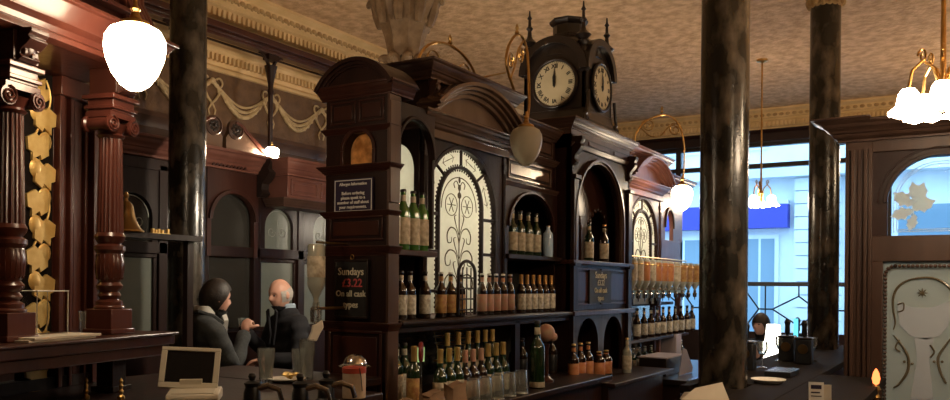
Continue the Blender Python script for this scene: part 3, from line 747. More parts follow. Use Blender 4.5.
# ---- right-hand open section and far end pier
rc = thing('serving_counter', 'low back counter with a blue-grey metal edge at the far end of the back bar', 'counter', (7.4, 2.4, 0))
obj('carcase', MB().box(6.60, 8.45, 2.05, YK, 0, .80), 'mahog_dark', rc)
obj('worktop', MB().box(6.55, 8.5, 1.98, YK-.02, .80, .84), 'ebony', rc, bevel=.004)
obj('metal_edge', MB().box(6.55, 8.5, 1.955, 1.98, .765, .79).box(6.55, 8.5, 1.955, 1.985, .815, .845), 'blue_metal', rc, label='blue-grey metal strips along the front edge')
obj('shelf', MB().box(6.45, 8.2, YF+.02, YK-.02, 1.115, 1.14).box(6.45, 8.2, YF+.18, YK-.02, 1.42, 1.45), 'mahog_dark', rc, bevel=.003)
obj('mirror_back', MB().box(6.48, 8.18, YK-.03, YK-.02, .84, 1.95), 'mirror', rc)
obj('back_panel', MB().box(6.45, 8.2, YK-.02, YK, .84, 2.0), 'mahog_dark', rc)
# far end pier with the little pointed opening
fp = thing('far_end_pier', 'reddish far end pier of the back bar with a small arched opening showing the street', 'bar cabinet', (7.86, 2.65, 0))
c = MB().archpanel(7.52, 8.20, 2.05, 2.50, 7.78, .12, 2.17, YG-.02, YG+.02, k=1.5)
c.box(7.52, 7.56, YG-.02, YG+.02, .84, 2.05).box(8.14, 8.20, YG-.02, YG+.02, .84, 2.05).box(7.52, 8.20, YG-.02, YG+.02, 1.80, 2.05)
c.box(8.14, 8.20, YK-.06, YK, .84, 2.5)
obj('body', c, 'mahog_rose_lit', fp, bevel=.003)
obj('arch_moulding', MB().ring(7.78, 2.17, .12, .14, 0, PI, YG-.035, YG-.02, 'Y', 18, 1.45), 'mahog_dark', fp)
c = MB().sweep(crown(2.66, .12, .10), [(7.52, YG-.04), (8.20, YG-.04), (8.20, YK)]).box(7.52, 8.20, YG-.04, YK, 2.50, 2.65)
obj('cornice', c, 'mahog_rose_lit', fp, bevel=.003)

# ================================================================== CLOCK TOWER
TX, TY, TH = 5.96, 2.78, .26
tw = thing('clock_tower', 'dark octagonal-topped clock tower with cream roman dials and spiked finials on the bar roof', 'clock', (TX, TY, 2.79))
c = MB().box(TX-TH+.02, TX+TH-.02, TY-TH+.02, TY+TH-.02, 2.79, 3.34)
c.lathe([(.44, 2.79), (.44, 2.84), (.40, 2.86), (.375, 2.93), (.375, 2.95)], (TX, TY, 0), 4, rot=PI/4)
obj('case', c, 'ebony', tw, bevel=.004)
c = MB()
for axis, p, cc in (('X', TX-TH, TY), ('X', TX+TH-.03, TY), ('Y', TY-TH, TX), ('Y', TY+TH-.03, TX)):
    c.archfill(cc, TH, 2.95, 3.24, p, p+.03, axis, k=.95)
    q = p-.03 if p < (TX if axis == 'X' else TY) else p+.03
    c.ring(cc, 3.24, TH-.03, TH+.03, 0, PI, min(q, p)-.01, max(q, p)+.03, axis, 24, .95)
obj('round_gable', c, 'ebony', tw, bevel=.002)
c = MB().lathe([(.275, 3.38), (.27, 3.42), (.25, 3.47), (.21, 3.52), (.16, 3.555), (.13, 3.565)], (TX, TY, 0), 16)
c.lathe([(.36, 3.36), (.33, 3.40), (.30, 3.42)], (TX, TY, 0), 4, rot=PI/4)
obj('dome', c, 'ebony', tw)
c = MB().lathe([(.15, 3.555), (.15, 3.575), (.125, 3.585), (.125, 3.66), (.14, 3.67), (.155, 3.69), (.155, 3.705), (.12, 3.715), (0, 3.72)], (TX, TY, 0), 8, rot=PI/8)
obj('drum', c, 'ebony', tw, bevel=.002)
def dial(cx, cz):
    """dial built facing -Y at origin"""
    d = MB().lathe([(0, 0), (.168, 0), (.168, .008), (0, .008)], (0,0,0), 40).xf(Matrix.Rotation(PI/2, 4, 'X'))
    rim = MB().tube([(.182*math.cos(a), -.008, .182*math.sin(a)) for a in [2*PI*i/40 for i in range(40)]], .013, 8, True)
    num = MB()
    for k, t in enumerate(['XII','I','II','III','IIII','V','VI','VII','VIII','IX','X','XI']):
        a = -2*PI*k/12; g = text_mb([t], .045, bold=.0012)
        g.xf(Matrix.Rotation(-a, 4, 'Y') @ Matrix.Translation((0, -.010, .132)))
        num.join(g)
    for k in range(60):
        a = 2*PI*k/60; num.join(MB().box(-.001, .001, -.0105, -.0095, .158, .166).xf(Matrix.Rotation(a, 4, 'Y')))
    hd = MB().prism([(-.006, -.03), (.006, -.03), (.007, .07), (.0, .125), (-.007, .07)], 'Y', -.016, -.013)
    hd.prism([(-.010, -.02), (.010, -.02), (.013, .05), (.0, .085), (-.013, .05)], 'Y', -.020, -.017).lathe([(0,0),(.012,0),(.012,.01),(0,.01)], (0,0,0), 12)
    return d, rim, num, hd
for mt in (Matrix.Translation((TX-TH-.012, TY-.015, 3.15)) @ Matrix.Rotation(-PI/2, 4, 'Z'), Matrix.Translation((TX+.02, TY-TH-.012, 3.15))):
    d, rim, num, hd = dial(0, 0)
    dd = obj('dial', d.xf(mt), 'dial', tw)
    obj('rim', rim.xf(mt), 'ebony', dd); obj('numerals', num.xf(mt), 'black', dd); obj('hands', hd.xf(mt), 'black', dd, label='black hands both at twelve')
for sx_ in (-1, 1):
    for sy_ in (-1, 1):
        X, Y = TX+sx_*(TH-.03), TY+sy_*(TH-.03)
        c = MB().lathe([(r_*1.3, z_) for r_, z_ in ((.024, 2.95), (.024, 3.22), (.038, 3.24), (.03, 3.28), (.022, 3.33), (.026, 3.38), (.022, 3.42), (.034, 3.45), (.034, 3.46), (.020, 3.47), (.048, 3.505), (.020, 3.54), (.014, 3.56), (.011, 3.60), (.022, 3.62), (.010, 3.64), (.008, 3.69), (.016, 3.70), (.007, 3.72), (.004, 3.76), (0, 3.765))], (X, Y, 0), 12)
        obj('finial', c, 'ebony', tw)
for sg in (-1, 1):        # scrolls at the foot of the tower
    c = MB().tube([(TX+.02+sg*(.30+u), TY-TH-.02, 2.83+v) for u, v in spiral((.0, .02), .05, .012, 1.4, PI/2, 20, sg)], .014, 6)
    c.tube([(TX+.02+sg*.30, TY-TH-.02, 2.90), (TX+.02+sg*.27, TY-TH-.02, 3.0), (TX+.02+sg*.255, TY-TH-.02, 3.08)], .014, 6)
    obj('scroll_bracket', c, 'ebony', tw)

# ================================================================== LAMPS
def acorn(R, H):     # acorn-shaped globe profile: bottom tip up to gallery
    return [(0, 0), (R*.22, H*.02), (R*.48, H*.10), (R*.75, H*.27), (R*.93, H*.48), (R, H*.66), (R*.97, H*.80), (R*.82, H*.92), (R*.55, H*.985), (R*.35, H)]
def globe_lamp(label, c, R, H, m, rod_top=None, group=None, name='globe_lamp'):
    t = thing(name, label, 'lamp', tuple(c), group)
    obj('globe', MB().lathe(acorn(R, H), (c[0], c[1], c[2]), 28), m, t)
    g = MB().lathe([(R*.42, H*.985), (R*.5, H*1.0), (R*.46, H*1.05), (R*.2, H*1.10), (R*.12, H*1.2), (R*.18, H*1.24), (R*.08, H*1.3), (.006, H*1.4)], tuple(c), 16)
    obj('gallery', g, 'brass', t)
    if rod_top:
        obj('rod', MB().lathe([(.007, c[2]+H*1.35), (.007, rod_top-.06), (.03, rod_top-.05), (.05, rod_top-.01), (.05, rod_top)], (c[0], c[1], 0), 12), 'brass', t)
    return t
p = atD(135, 57, 2.98)
globe_lamp('biggest lit globe lamp, in front of the red mahogany screen at upper left', (p.x, p.y, p.z-.125), .107, .240, 'globe_lit', ZC)
p = atD(682, 198, 7.0)
globe_lamp('lit globe lamp glowing in front of the far arched bay near the window', (p.x, p.y, p.z-.11), .090, .215, 'globe_r')
lr = p
p = atD(526, 147, 4.95)
hl = globe_lamp('unlit frosted acorn globe lamp hanging before the clock section', (p.x, p.y, p.z-.115), .099, .235, 'opal')
for lab_, (X, Y, Z) in (('added backlight globe on the back of the bar, hidden behind the near arched bay', (4.2, 3.22, 2.05)), ('added backlight globe on the back of the bar, hidden behind the far arched bay', (7.07, 3.22, 2.1))):  # added unseen, to light the etched windows from behind
    t = globe_lamp(lab_, (X, Y, Z), .10, .24, 'globe_backlight')
    obj('arm', MB().tube(sm([(X, Y, Z+.30), (X, Y-.10, Z+.40), (X, Y-.26, Z+.42), (X, 2.86, Z+.42)]), .009, 7), 'brass', t)
p = onY(272, 155, 4.78)
globe_lamp('small lit lamp on the ledge beside the curled pediment of the snug screen', (p.x, p.y, p.z-.05), .055, .11, 'globe_small')
for i, (X, Y, Z) in enumerate(((.8, -1.4, 3.2), (4.4, -1.6, 3.2), (8.0, -1.9, 3.2))):  # uplighters added out of view so the ceiling comes out brighter
    t = thing('fill_bowl_lamp', 'added brass bowl uplighter behind the camera, brightening the ceiling', 'lamp', (X, Y, Z), 'added bowl uplighters behind the camera')
    obj('bowl', MB().lathe([(0,0),(.12,.02),(.21,.08),(.26,.17),(.25,.17),(.20,.09),(.11,.035),(0,.015)], (X, Y, Z), 28), 'brass', t)
    obj('bulb', MB().ball((X, Y, Z+.10), .055, 16, 10), 'fill_uplight', t)
    obj('rod', MB().lathe([(.008, Z+.15), (.008, ZC-.04), (.05, ZC-.01), (.05, ZC)], (X, Y, 0), 12), 'brass', t)
for X, Y in ((2.2, -1.4), (4.7, -.9), (7.4, -1.1)): globe_lamp('added fill globe behind the photographer', (X, Y, 2.62), .10, .23, 'globe_fill', ZC, 'added fill globes behind the camera')  # globes added unseen, for highlights on the bar fronts

globe_lamp('added fill globe near the window end, out to the right', (10.2, -.15, 2.95), .11, .25, 'globe_fill', ZC)  # added just out of frame for a highlight on the niche panel
# brass scroll brackets on the roof of the bar
def scroll_arch(label, x0, x1, z0, h, y, name='brass_scroll', curls=1.):
    t = thing(name, label, 'ornament', ((x0+x1)/2, y, z0))
    cx, r = (x0+x1)/2, (x1-x0)/2
    obj('hoop', MB().tube([(cx-r*math.cos(a), y, z0+h*math.sin(a)) for a in [PI*i/24 for i in range(25)]], .009, 7), 'brass', t)
    c = MB()
    for sg in (-1, 1):
        pts = spiral((0, 0), .085*curls, .018, 1.6, PI, 26, -1)
        c.tube([(cx+sg*(r*.52+u), y, z0+h*.32+v) for u, v in pts], .006, 6)
        c.tube([(cx+sg*(r*.52-.085*curls), y, z0+h*.32), (cx+sg*(r*.2), y, z0+h*.12), (cx+sg*.02, y, z0+.02)], .006, 6)
    objs('curl', c, 'brass', t)
    obj('finial', MB().lathe([(.006, 0), (.018, .012), (.008, .025), (.014, .04), (.002, .065)], (cx, y, z0+h), 10), 'brass', t)
    return t
a, b = onY(414, 62, 2.62), onY(478, 76, 2.62)
xa_, xb_ = onY(417, 62, 2.66).x, onY(479, 76, 2.66).x
scroll_arch('brass scroll hoop standing on the roof of the near arched bay', xa_, xb_, 2.795, .22, 2.66)
# upright brass bracket next to the clock, carrying the unlit lamp
hx, hy = atD(526, 147, 4.95).x, atD(526, 147, 4.95).y
t = thing('brass_lamp_bracket', 'tall looped brass bracket left of the clock with the unlit globe below it', 'bracket', (hx, hy+.1, 2.62))
c = MB(); top = onY(517, 32, 2.50)
pts = [onY(514, 90, 2.46), onY(508, 72, 2.46), onY(506, 60, 2.46), onY(509, 45, 2.46), onY(515, 36, 2.46), onY(521, 36, 2.46), onY(526, 46, 2.46), onY(528, 62, 2.44), onY(529, 85, 2.42), onY(529, 105, 2.38), onY(527, 122, hy)]
c.tube(sm(pts), .009, 7)
obj('loop', c, 'brass', t)
c = MB()
o1 = onY(511, 62, 2.46); o2 = onY(521, 54, 2.46)
for o, sg in ((o1, 1), (o2, -1)): c.tube([(o.x+sg*u*.6, 2.46, o.z+v) for u, v in spiral((0, 0), .06, .012, 1.5, 0, 20, sg)], .006, 6)
c.tube([onY(511, 78, 2.46), onY(515, 66, 2.46), onY(518, 50, 2.46), onY(524, 40, 2.46)], .006, 6)
c.tube([onY(480, 78, 2.50), onY(505, 73, 2.46)], .006, 6)
objs('curl', c, 'brass', t)
o = onY(517, 35, 2.46)
obj('finial', MB().lathe([(.006, 0), (.018, .012), (.008, .03), (.013, .045), (.002, .07)], tuple(o), 10), 'brass', t)
# bracket over the lit lamp by the window
t = thing('brass_lamp_bracket', 'brass scroll bracket arching above the lit globe near the window', 'bracket', (7.1, 2.4, 2.79))
D_ = 7.0; P_ = lambda x, y: atD(x, y, D_)
c = MB().tube(sm([P_(635, 138)-Vector((0,0,.16)), P_(635, 138), P_(638, 130), P_(645, 122), P_(655, 117), P_(665, 115), P_(675, 120), P_(681, 130), P_(684, 145), P_(684, 165), P_(683, 184)]), .008, 7)
obj('loop', c, 'brass', t)
c = MB()
for (cx_, cy_, rr, sg) in ((648, 126, 7, 1), (675, 130, 7, -1)):
    c.tube([P_(cx_+sg*u*rr, cy_-v*rr) for u, v in spiral((0, 0), 1, .2, 1.6, PI, 22, -1)], .006, 6)
c.tube(sm([P_(641, 128), P_(650, 136), P_(660, 136), P_(670, 126), P_(680, 128)]), .006, 6)
objs('curl', c, 'brass', t)
o = P_(662, 114)
obj('finial', MB().lathe([(.006, 0), (.016, .012), (.007, .03), (.012, .045), (.002, .07)], tuple(o), 10), 'brass', t)

# ================================================================== BOTTLES
def bottle(kind, glass, label_m, cap_m, name, h=.24, r=.030, foil=False, lo=.10, hi=.86, shoulder=.58):
    """one bottle of a kind, built at the origin: body (the glass) with label, neck label and cap as parts"""
    t = bpy.data.objects.new(name, None); COL.objects.link(t); BASE[t.name] = (0,0,0); t.empty_display_size = .05
    rn = r*.36; hs = h*shoulder
    obj('glass_body', MB().lathe([(r*.9, 0), (r, .006), (r, hs), (r*.92, hs+.12*h*.5), (r*.62, hs+.11*h), (rn*1.05, hs+.19*h), (rn, h*.985), (rn*.9, h*.99)], (0,0,0), 16), glass, t)
    obj('paper_label', MB().lathe([(r+.0006, h*lo), (r+.0012, h*lo+.001), (r+.0012, hs*hi), (r+.0006, hs*hi+.001)], (0,0,0), 16), label_m, t)
    if foil: obj('foil', MB().lathe([(rn+.003, h*.76), (rn+.0025, h*.82), (rn+.002, h*.95), (rn+.003, h*.96), (rn+.002, h*1.0), (0, h*1.003)], (0,0,0), 12), cap_m, t)
    else:
        obj('cap', MB().lathe([(rn+.003, h*.955), (rn+.003, h*.985), (rn+.001, h*1.0), (0, h*1.003)], (0,0,0), 12), cap_m, t)
        obj('neck_label', MB().lathe([(rn+.0012, h*.80), (rn+.0016, h*.81), (rn+.0012, h*.90), (rn+.0008, h*.905)], (0,0,0), 12), label_m, t)
    return t
def place_row(proto, pxs, y, z, desc, group, cat='bottle', first_used=[set()], pyref=None, rowphrase=None, wj=0.):
    """a row of bottles standing on a shelf at depth y and height z"""
    n = len(pxs)
    for i, px in enumerate(pxs):
        yy = y+(random.uniform(-wj, wj) if wj else 0)
        d = ray(px, 285-(z+.1-1.6)*820/5); q = onY(px, 285, yy)
        for _ in range(3):       # refine for the slight roll
            dd = (z+.12-1.6)/1.; D = ca*q.x+sa*yy; py = HY-(z+.12-1.6)*820/D; q = onY(px, py, yy)
        lab = (nth(i, n)+' of '+NUM[n]+' ' if n > 1 else '')+desc
        if id(proto) not in first_used[0]:
            first_used[0].add(id(proto)); o = proto; o.location = (q.x, yy, z); o['label'] = lab; o.rotation_euler = (0,0,random.uniform(0, 6))
            if n > 1: o['group'] = group
        else:
            o = dup(proto, (q.x, yy, z), lab, group if n > 1 else None, rz=random.uniform(0, 6))
        if n == 1 and 'group' in o.keys(): del o['group']
        o['category'] = cat
        o['row'] = group if False else 0
        del o['row']
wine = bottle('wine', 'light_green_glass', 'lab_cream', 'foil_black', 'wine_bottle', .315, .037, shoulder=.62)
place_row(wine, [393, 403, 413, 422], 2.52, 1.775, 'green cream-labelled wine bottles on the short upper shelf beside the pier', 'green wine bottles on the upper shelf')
ale = bottle('ale', 'brown_glass', 'lab_white', 'foil_black', 'beer_bottle', .25, .031)
place_row(ale, [392, 401, 410], 2.50, 1.42, 'dark white-labelled beers on the middle shelf beside the end pier', 'white labelled beers beside the pier')
place_row(ale, [425], 2.50, 1.42, 'single dark beer bottle standing apart on the middle shelf left of the arched window', '')
gold = bottle('gold', 'brown_glass', 'lab_gold', 'foil_silver', 'beer_bottle', .25, .031)
place_row(gold, [441, 450.5, 460], 2.50, 1.42, 'gold labelled beer bottles on the middle shelf before the arched window', 'gold labelled beers below the arched window')
pink = bottle('pink', 'brown_glass', 'lab_pink', 'foil_silver', 'beer_bottle', .25, .030)
place_row(pink, [482, 489, 496, 503, 510], 2.50, 1.42, 'pink-labelled beer bottles on the middle shelf right of the window centre', 'pink labelled beers on the middle shelf')
lager = bottle('lager', 'brown_glass', 'lab_white', 'foil_orange', 'beer_bottle', .25, .030, foil=True)
place_row(lager, [521, 527, 533, 539, 545, 551], 2.50, 1.42, 'orange-gold topped beer bottles on the middle shelf under the niche', 'orange topped beers under the niche')
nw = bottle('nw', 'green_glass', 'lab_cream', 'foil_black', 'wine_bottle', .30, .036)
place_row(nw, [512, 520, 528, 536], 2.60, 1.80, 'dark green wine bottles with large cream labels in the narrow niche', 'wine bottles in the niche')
gin = bottle('gin', 'blue_gin', 'blue_gin', 'foil_silver', 'gin_bottle', .22, .036, shoulder=.7)
place_row(gin, [548], 2.56, 1.80, 'pale blue bottle at the right end of the niche beside the dark wine bottles', '')
# sparkling wine in two tiers
st = tag(obj('bottle_step', MB().box(3.50, 4.32, 2.36, 2.56, .99, 1.05), 'mahog_dark'), 'low dark step lifting the back tier of gold-foiled bottles', 'step')
fizz = bottle('fizz', 'green_glass', 'lab_cream', 'foil_gold', 'sparkling_wine_bottle', .29, .036, foil=True, shoulder=.5)
place_row(fizz, [447, 458, 468, 477, 485, 492], 2.43, 1.05, 'gold-foiled wine bottles in the back tier below the middle shelf', 'back tier of gold foiled bottles')
place_row(fizz, [440, 449, 457, 488, 496, 503], 2.27, .99, 'gold-foiled wine bottles in the front tier below the middle shelf', 'front tier of gold foiled bottles')
rose = bottle('rose', 'brown_glass', 'lab_pink', 'lab_pink', 'sparkling_wine_bottle', .27, .036, foil=True, shoulder=.5)
place_row(rose, [465, 473, 481], 2.27, .99, 'pink-foiled bottles in the middle of the front tier below the middle shelf', 'pink foiled bottles in the front tier')
yel = bottle('yel', 'green_glass', 'lab_gold', 'foil_gold', 'wine_bottle', .31, .037, foil=True)
place_row(yel, [414], 2.33, .99, 'dark bottle with long yellow foil neck standing beside the red round badge', '')
grn = bottle('grn', 'green_glass', 'lab_white', 'foil_black', 'wine_bottle', .31, .037)
place_row(grn, [396, 404], 2.50, .99, 'dark wine bottles in the shadow below the shelf nearest the end pier', 'dark wine bottles next to the pier')
big = bottle('big', 'green_glass', 'lab_cream', 'foil_black', 'large_wine_bottle', .40, .046, lo=.02, hi=.17)
place_row(big, [537], 2.22, .99, 'tall oversized dark green bottle with low cream label below the niche', '')
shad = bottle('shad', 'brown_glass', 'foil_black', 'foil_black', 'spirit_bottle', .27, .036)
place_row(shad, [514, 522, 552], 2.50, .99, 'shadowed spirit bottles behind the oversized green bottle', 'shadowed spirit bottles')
# clock section
whi = bottle('whi', 'brown_glass', 'lab_cream', 'foil_orange', 'whisky_bottle', .30, .036)
place_row(whi, [604], 2.50, 1.785, 'dark whisky bottle with pale label standing under the big round arch', '')
place_row(nw, [589], 2.52, 1.785, 'slim dark green bottle under the big round arch left of the whisky bottle', '')
org = bottle('org', 'brown_glass', 'lab_orange', 'foil_gold', 'liqueur_bottle', .27, .038)
place_row(org, [573.5, 580.5, 588], 2.36, .93, 'orange liqueur bottles in the left small arch under the clock section', 'orange labelled liqueurs in the left small arch')
squat = bottle('squat', 'brown_glass', 'lab_orange', 'foil_gold', 'squat_bottle', .19, .046, shoulder=.66)
place_row(squat, [599, 606], 2.36, .93, 'squat orange bottles in the right small arch under the clock section', 'squat orange bottles in the right small arch')
cream = bottle('cream', 'clear_bottle', 'lab_cream', 'foil_gold', 'cream_liqueur_bottle', .27, .036)
place_row(cream, [627], 2.30, .93, 'pale cream bottle standing alone left of the metal-edged counter', '')
# right: row on the shelf and row on the counter
rw = bottle('rw', 'brown_glass', 'lab_white', 'foil_black', 'spirit_bottle', .27, .034, shoulder=.55)
place_row(rw, [637, 644, 651, 657, 663, 669, 675, 681, 687, 692], 2.52, 1.14, 'dark white-labelled spirit bottles standing just under the upside-down bottles', 'spirit bottles under the optics')
cw = bottle('cw', 'green_glass', 'lab_white', 'foil_silver', 'mixer_bottle', .21, .030)
place_row(cw, [633, 639, 645, 651, 657, 663, 669, 675, 681], 2.60, .84, 'small dark mixer bottles with pale labels on the far counter', 'mixer bottles on the far counter')

# upside-down bottles on measures
def optic_bottle(lm, gm, name):
    t = bpy.data.objects.new(name, None); COL.objects.link(t); BASE[t.name] = (0,0,0)
    r, h = .044, .29
    obj('glass_body', MB().lathe([(.012, 0), (.012, .03), (.02, .045), (r*.95, .085), (r, .10), (r, h-.01), (r*.9, h)], (0,0,0), 16), gm, t)
    obj('paper_label', MB().lathe([(r+.0006, .105), (r+.0015, .11), (r+.0015, .265), (r+.0006, .27)], (0,0,0), 16), lm, t)
    obj('measure', MB().lathe([(.004, -.075), (.006, -.05), (.02, -.045), (.022, -.01), (.014, 0), (.014, .02)], (0,0,0), 12), 'steel', t)
    return t
oc = optic_bottle('lab_cream', 'clear_bottle', 'upside_down_bottle')
oo = optic_bottle('lab_orange', 'clear_bottle', 'upside_down_bottle')
og = optic_bottle('lab_gold', 'clear_bottle', 'upside_down_bottle')
orow = [(632, oc, 'cream'), (638.5, oc, 'cream'), (645, oo, 'orange'), (651, oc, 'cream'), (657, oo, 'orange'), (663, oo, 'orange'), (669, oo, 'orange'), (676, oc, 'cream'), (682.5, og, 'gold'), (688.5, og, 'gold'), (695, og, 'gold')]
for k, (proto, nm) in enumerate(((oc, 'cream'), (oo, 'orange'), (og, 'gold'))):
    xs = [a[0] for a in orow if a[1] is proto]
    save = dict()
    n = len(xs)
    for i, px in enumerate(xs):
        q = onY(px, 270, 2.44); lab = '%s of %s %s labelled bottles hanging upside down on the measures rack' % (nth(i, n), NUM[n], nm)
        if i == 0: proto.location = (q.x, 2.44, 1.545); proto['label'] = lab; proto['category'] = 'bottle'; proto['group'] = nm+' labelled bottles on the measures rack'
        else: dup(proto, (q.x, 2.44, 1.545), lab, nm+' labelled bottles on the measures rack')
rk = thing('measures_rack', 'brass rail and clips holding the upside-down bottles in front of the far mirror', 'rack', (7.3, 2.5, 1.45))
obj('rail', MB().tube([(6.46, 2.50, 1.575), (8.2, 2.50, 1.575)], .009, 8).tube([(6.46, 2.50, 1.86), (8.2, 2.50, 1.86)], .007, 8).box(6.46, 8.2, 2.505, 2.515, 1.54, 1.60), 'brass', rk)
c = MB()
for px, _, _ in orow:
    q = onY(px, 270, 2.44)
    c.tube([(q.x+.047*math.cos(a), 2.44+.047*math.sin(a), 1.79) for a in [2*PI*i/12 for i in range(12)]], .004, 5, True); c.tube([(q.x, 2.487, 1.79), (q.x, 2.50, 1.79), (q.x, 2.50, 1.575)], .004, 5)
objs('clip', c, 'brass', rk)
# festive string of small foliage along the rack top, seen as sparkling tufts
# ================================================================== LEFT CARVED SCREEN (turned 15 degrees)
PH = math.radians(15.4); OL = (1.63, 2.90); EX = (math.cos(PH), math.sin(PH)); EY = (-math.sin(PH), math.cos(PH))
def LL(px, py, c):
    d = ray(px, py); k = (c+OL[0]*EY[0]+OL[1]*EY[1])/(d[0]*EY[0]+d[1]*EY[1]); X, Y = d[0]*k-OL[0], d[1]*k-OL[1]
    return (X*EX[0]+Y*EX[1], c, 1.6+d[2]*k)
def L2W(x, y): return (OL[0]+x*EX[0]+y*EY[0], OL[1]+x*EX[1]+y*EY[1])
ls = thing('carved_bar_screen', 'red mahogany bar screen with turned scroll-capital columns and a gilded leaf panel, far left', 'screen', (OL[0], OL[1], 0), rz=PH, local=True)
for X in (-.53, -.03, .475):
    c = MB().lathe([(.052,1.505),(.052,1.52),(.036,1.53),(.046,1.545),(.036,1.56),(.050,1.575),(.052,1.585),(.040,1.60),(.052,1.62),(.056,1.68),(.050,1.715),(.060,1.73),(.060,1.745),(.044,1.755),(.055,1.77),(.060,1.785),(.052,1.80)], (X,0,0), 32)
    s_ = obj('turned_column', c, 'mahog_red', ls)
    f = MB().lathe([(.052,1.80),(.050,1.9),(.044,2.19)], (X,0,0), 60, flute=20, fd=.10).lathe([(.051,1.61),(.057,1.66),(.053,1.71)], (X,0,0), 60, flute=20, fd=.14)
    obj('fluting', f, 'mahog_red', s_)
    obj('column_base', MB().box(X-.062, X+.062, -.062, .062, 1.39, 1.49).box(X-.07, X+.07, -.07, .07, 1.39, 1.41).lathe([(.06,1.49),(.06,1.50),(.054,1.505)], (X,0,0), 24), 'mahog_red', s_, bevel=.003)
    cp = MB().lathe([(.046,2.185),(.055,2.195),(.046,2.205),(.060,2.235),(.065,2.24)], (X,0,0), 24)
    cp.box(X-.075, X+.075, -.06, .06, 2.262, 2.285)
    for sg in (-1, 1):
        cp.add(*(lambda m: (m.v, m.f))(MB().lathe([(0,-.062),(.034,-.062),(.034,-.052),(.026,-.045),(.026,.045),(.034,.052),(.034,.062),(0,.062)], (0,0,0), 18).xf(Matrix.Translation((X+sg*.062, 0, 2.236)) @ Matrix.Rotation(PI/2, 4, 'X'))))
        cp.tube([(X+sg*.062+sg*u, -.066, 2.236+v) for u, v in spiral((0,0), .031, .004, 2.0, PI/2, 24)], .0045, 5)
    obj('scroll_capital', cp, 'mahog_red', s_)
    b = MB().box(X-.062, X+.062, -.062, .062, 2.285, 2.36).box(X-.078, X+.078, -.078, .078, 2.335, 2.352).box(X-.072, X+.072, -.072, .072, 2.295, 2.31)
    obj('impost_block', b, 'mahog_red', s_, bevel=.003)
    b = MB(); console(b, X-.04, X+.04, -.06, 2.47, .11, .07); b.box(X-.055, X+.055, -.07, .06, 2.36, 2.47)
    b.ball((X, -.075, 2.41), (.035, .022, .035), 10, 6)
    for k in range(5): b.ball((X+.028*math.cos(k*1.257), -.085, 2.41+.028*math.sin(k*1.257)), (.014, .012, .014), 6, 4)
    obj('carved_bracket', b, 'mahog', s_, bevel=.002)
x0, x1 = -1.0, .60
c = MB().box(x0, x1, -.06, .34, 2.46, 2.62).sweep([(-.01,2.62),(.10,2.62),(.10,2.605),(.085,2.60),(.06,2.56),(.055,2.535),(.03,2.52),(.02,2.50),(.035,2.49),(.035,2.47),(.0,2.46),(-.01,2.46)], [(x0,-.06),(x1,-.06),(x1,.34)])
obj('entablature', c, 'mahog_red', ls, bevel=.002)
c = MB().prism([(-.05,2.62),(-.02,2.72),(-.03,3.02),(-.09,3.12),(-.16,3.16),(-.16,3.24),(.34,3.24),(.34,2.62)], 'X', x0, x1)
for z in (2.70, 3.06): c.box(x0, x1, -.075, -.02, z, z+.02)
obj('fascia', c, 'mahog_matte', ls, bevel=.003)
for X in (-.5, .03, .56):
    b = MB()
    for k in range(4):
        xx = X-.045+k*.024; b.tube([(xx, -.10, 2.62), (xx, -.10, 2.68), (xx, -.055, 2.76), (xx, -.05, 2.86), (xx, -.09, 2.96), (xx, -.15, 3.02)], [.013,.013,.012,.012,.013,.014], 6)
    b.box(X-.062, X+.045, -.05, -.02, 2.62, 3.04)
    obj('ribbed_corbel', b, 'mahog_red', ls)
c = MB().box(x0, .70, -.15, .34, 1.335, 1.375).box(x0, .71, -.165, .34, 1.375, 1.388).box(x0, .69, -.13, .32, 1.29, 1.335)
obj('shelf', c, 'mahog', ls, bevel=.005)
# back of the screen: gilded leaf strip, moulded pilaster
yb = .30
pl = LL(24, 200, yb)[0]; pr = LL(49, 200, yb)[0]; q0 = LL(51, 200, yb)[0]; q1 = LL(89, 200, yb)[0]
obj('back_board', MB().box(x0, pl-.16, yb, yb+.03, 1.155, 2.47), 'dark_mirror', ls)
lp = obj('leaf_panel', MB().box(pl-.02, pr+.006, yb-.012, yb+.02, 1.155, 2.47), 'bar_black', ls, label='black painted panel')
g = MB(); xc = (pl+pr)/2; hw = (pr-pl)/2
g.tube([(xc+hw*.75*math.sin(z*14), yb-.018, z) for z in [1.17+.02*i for i in range(64)]], .0045, 6)
def leaf(mb, x, z, a, L_, W_):
    pts = [(0,0),(.18,.55),(.30,.35),(.48,.95),(.60,.55),(.78,.6),(1,0),(.78,-.6),(.60,-.55),(.48,-.95),(.30,-.35),(.18,-.55)]
    ca_, sa_ = math.cos(a), math.sin(a)
    mb.prism([(x+(u*L_)*ca_-(v*W_)*sa_, z+(u*L_)*sa_+(v*W_)*ca_) for u, v in pts], 'Y', yb-.026, yb-.014)
z = 1.20; k = 0
while z < 2.42:
    sg = 1 if k % 2 else -1
    leaf(g, xc-sg*hw*.55, z, (.5 if sg > 0 else PI-.5), hw*1.95, hw*1.05)
    g.ball((xc+sg*hw*.35, yb-.018, z-.058), (hw*.55, .010, hw*.62), 10, 6)
    z += .115; k += 1
obj('gilded_vine', g, 'gold', lp, label='gold leaf vine with leaves and fruit')
c = MB().box(q0, q1, yb-.01, yb+.06, 1.155, 2.46)
w_ = (q1-q0)
for fx, fw, d in ((0, .10, .035), (.16, .07, .02), (.30, .08, .03), (.46, .2, .015), (.74, .07, .02), (.88, .12, .04)):
    c.box(q0+fx*w_, q0+(fx+fw)*w_, yb-.01-d, yb-.01, 1.155, 2.46)
c.box(q0-.01, q1+.01, yb-.06, yb, 2.38, 2.46)
obj('moulded_pilaster', c, 'mahog_red', ls, bevel=.003)
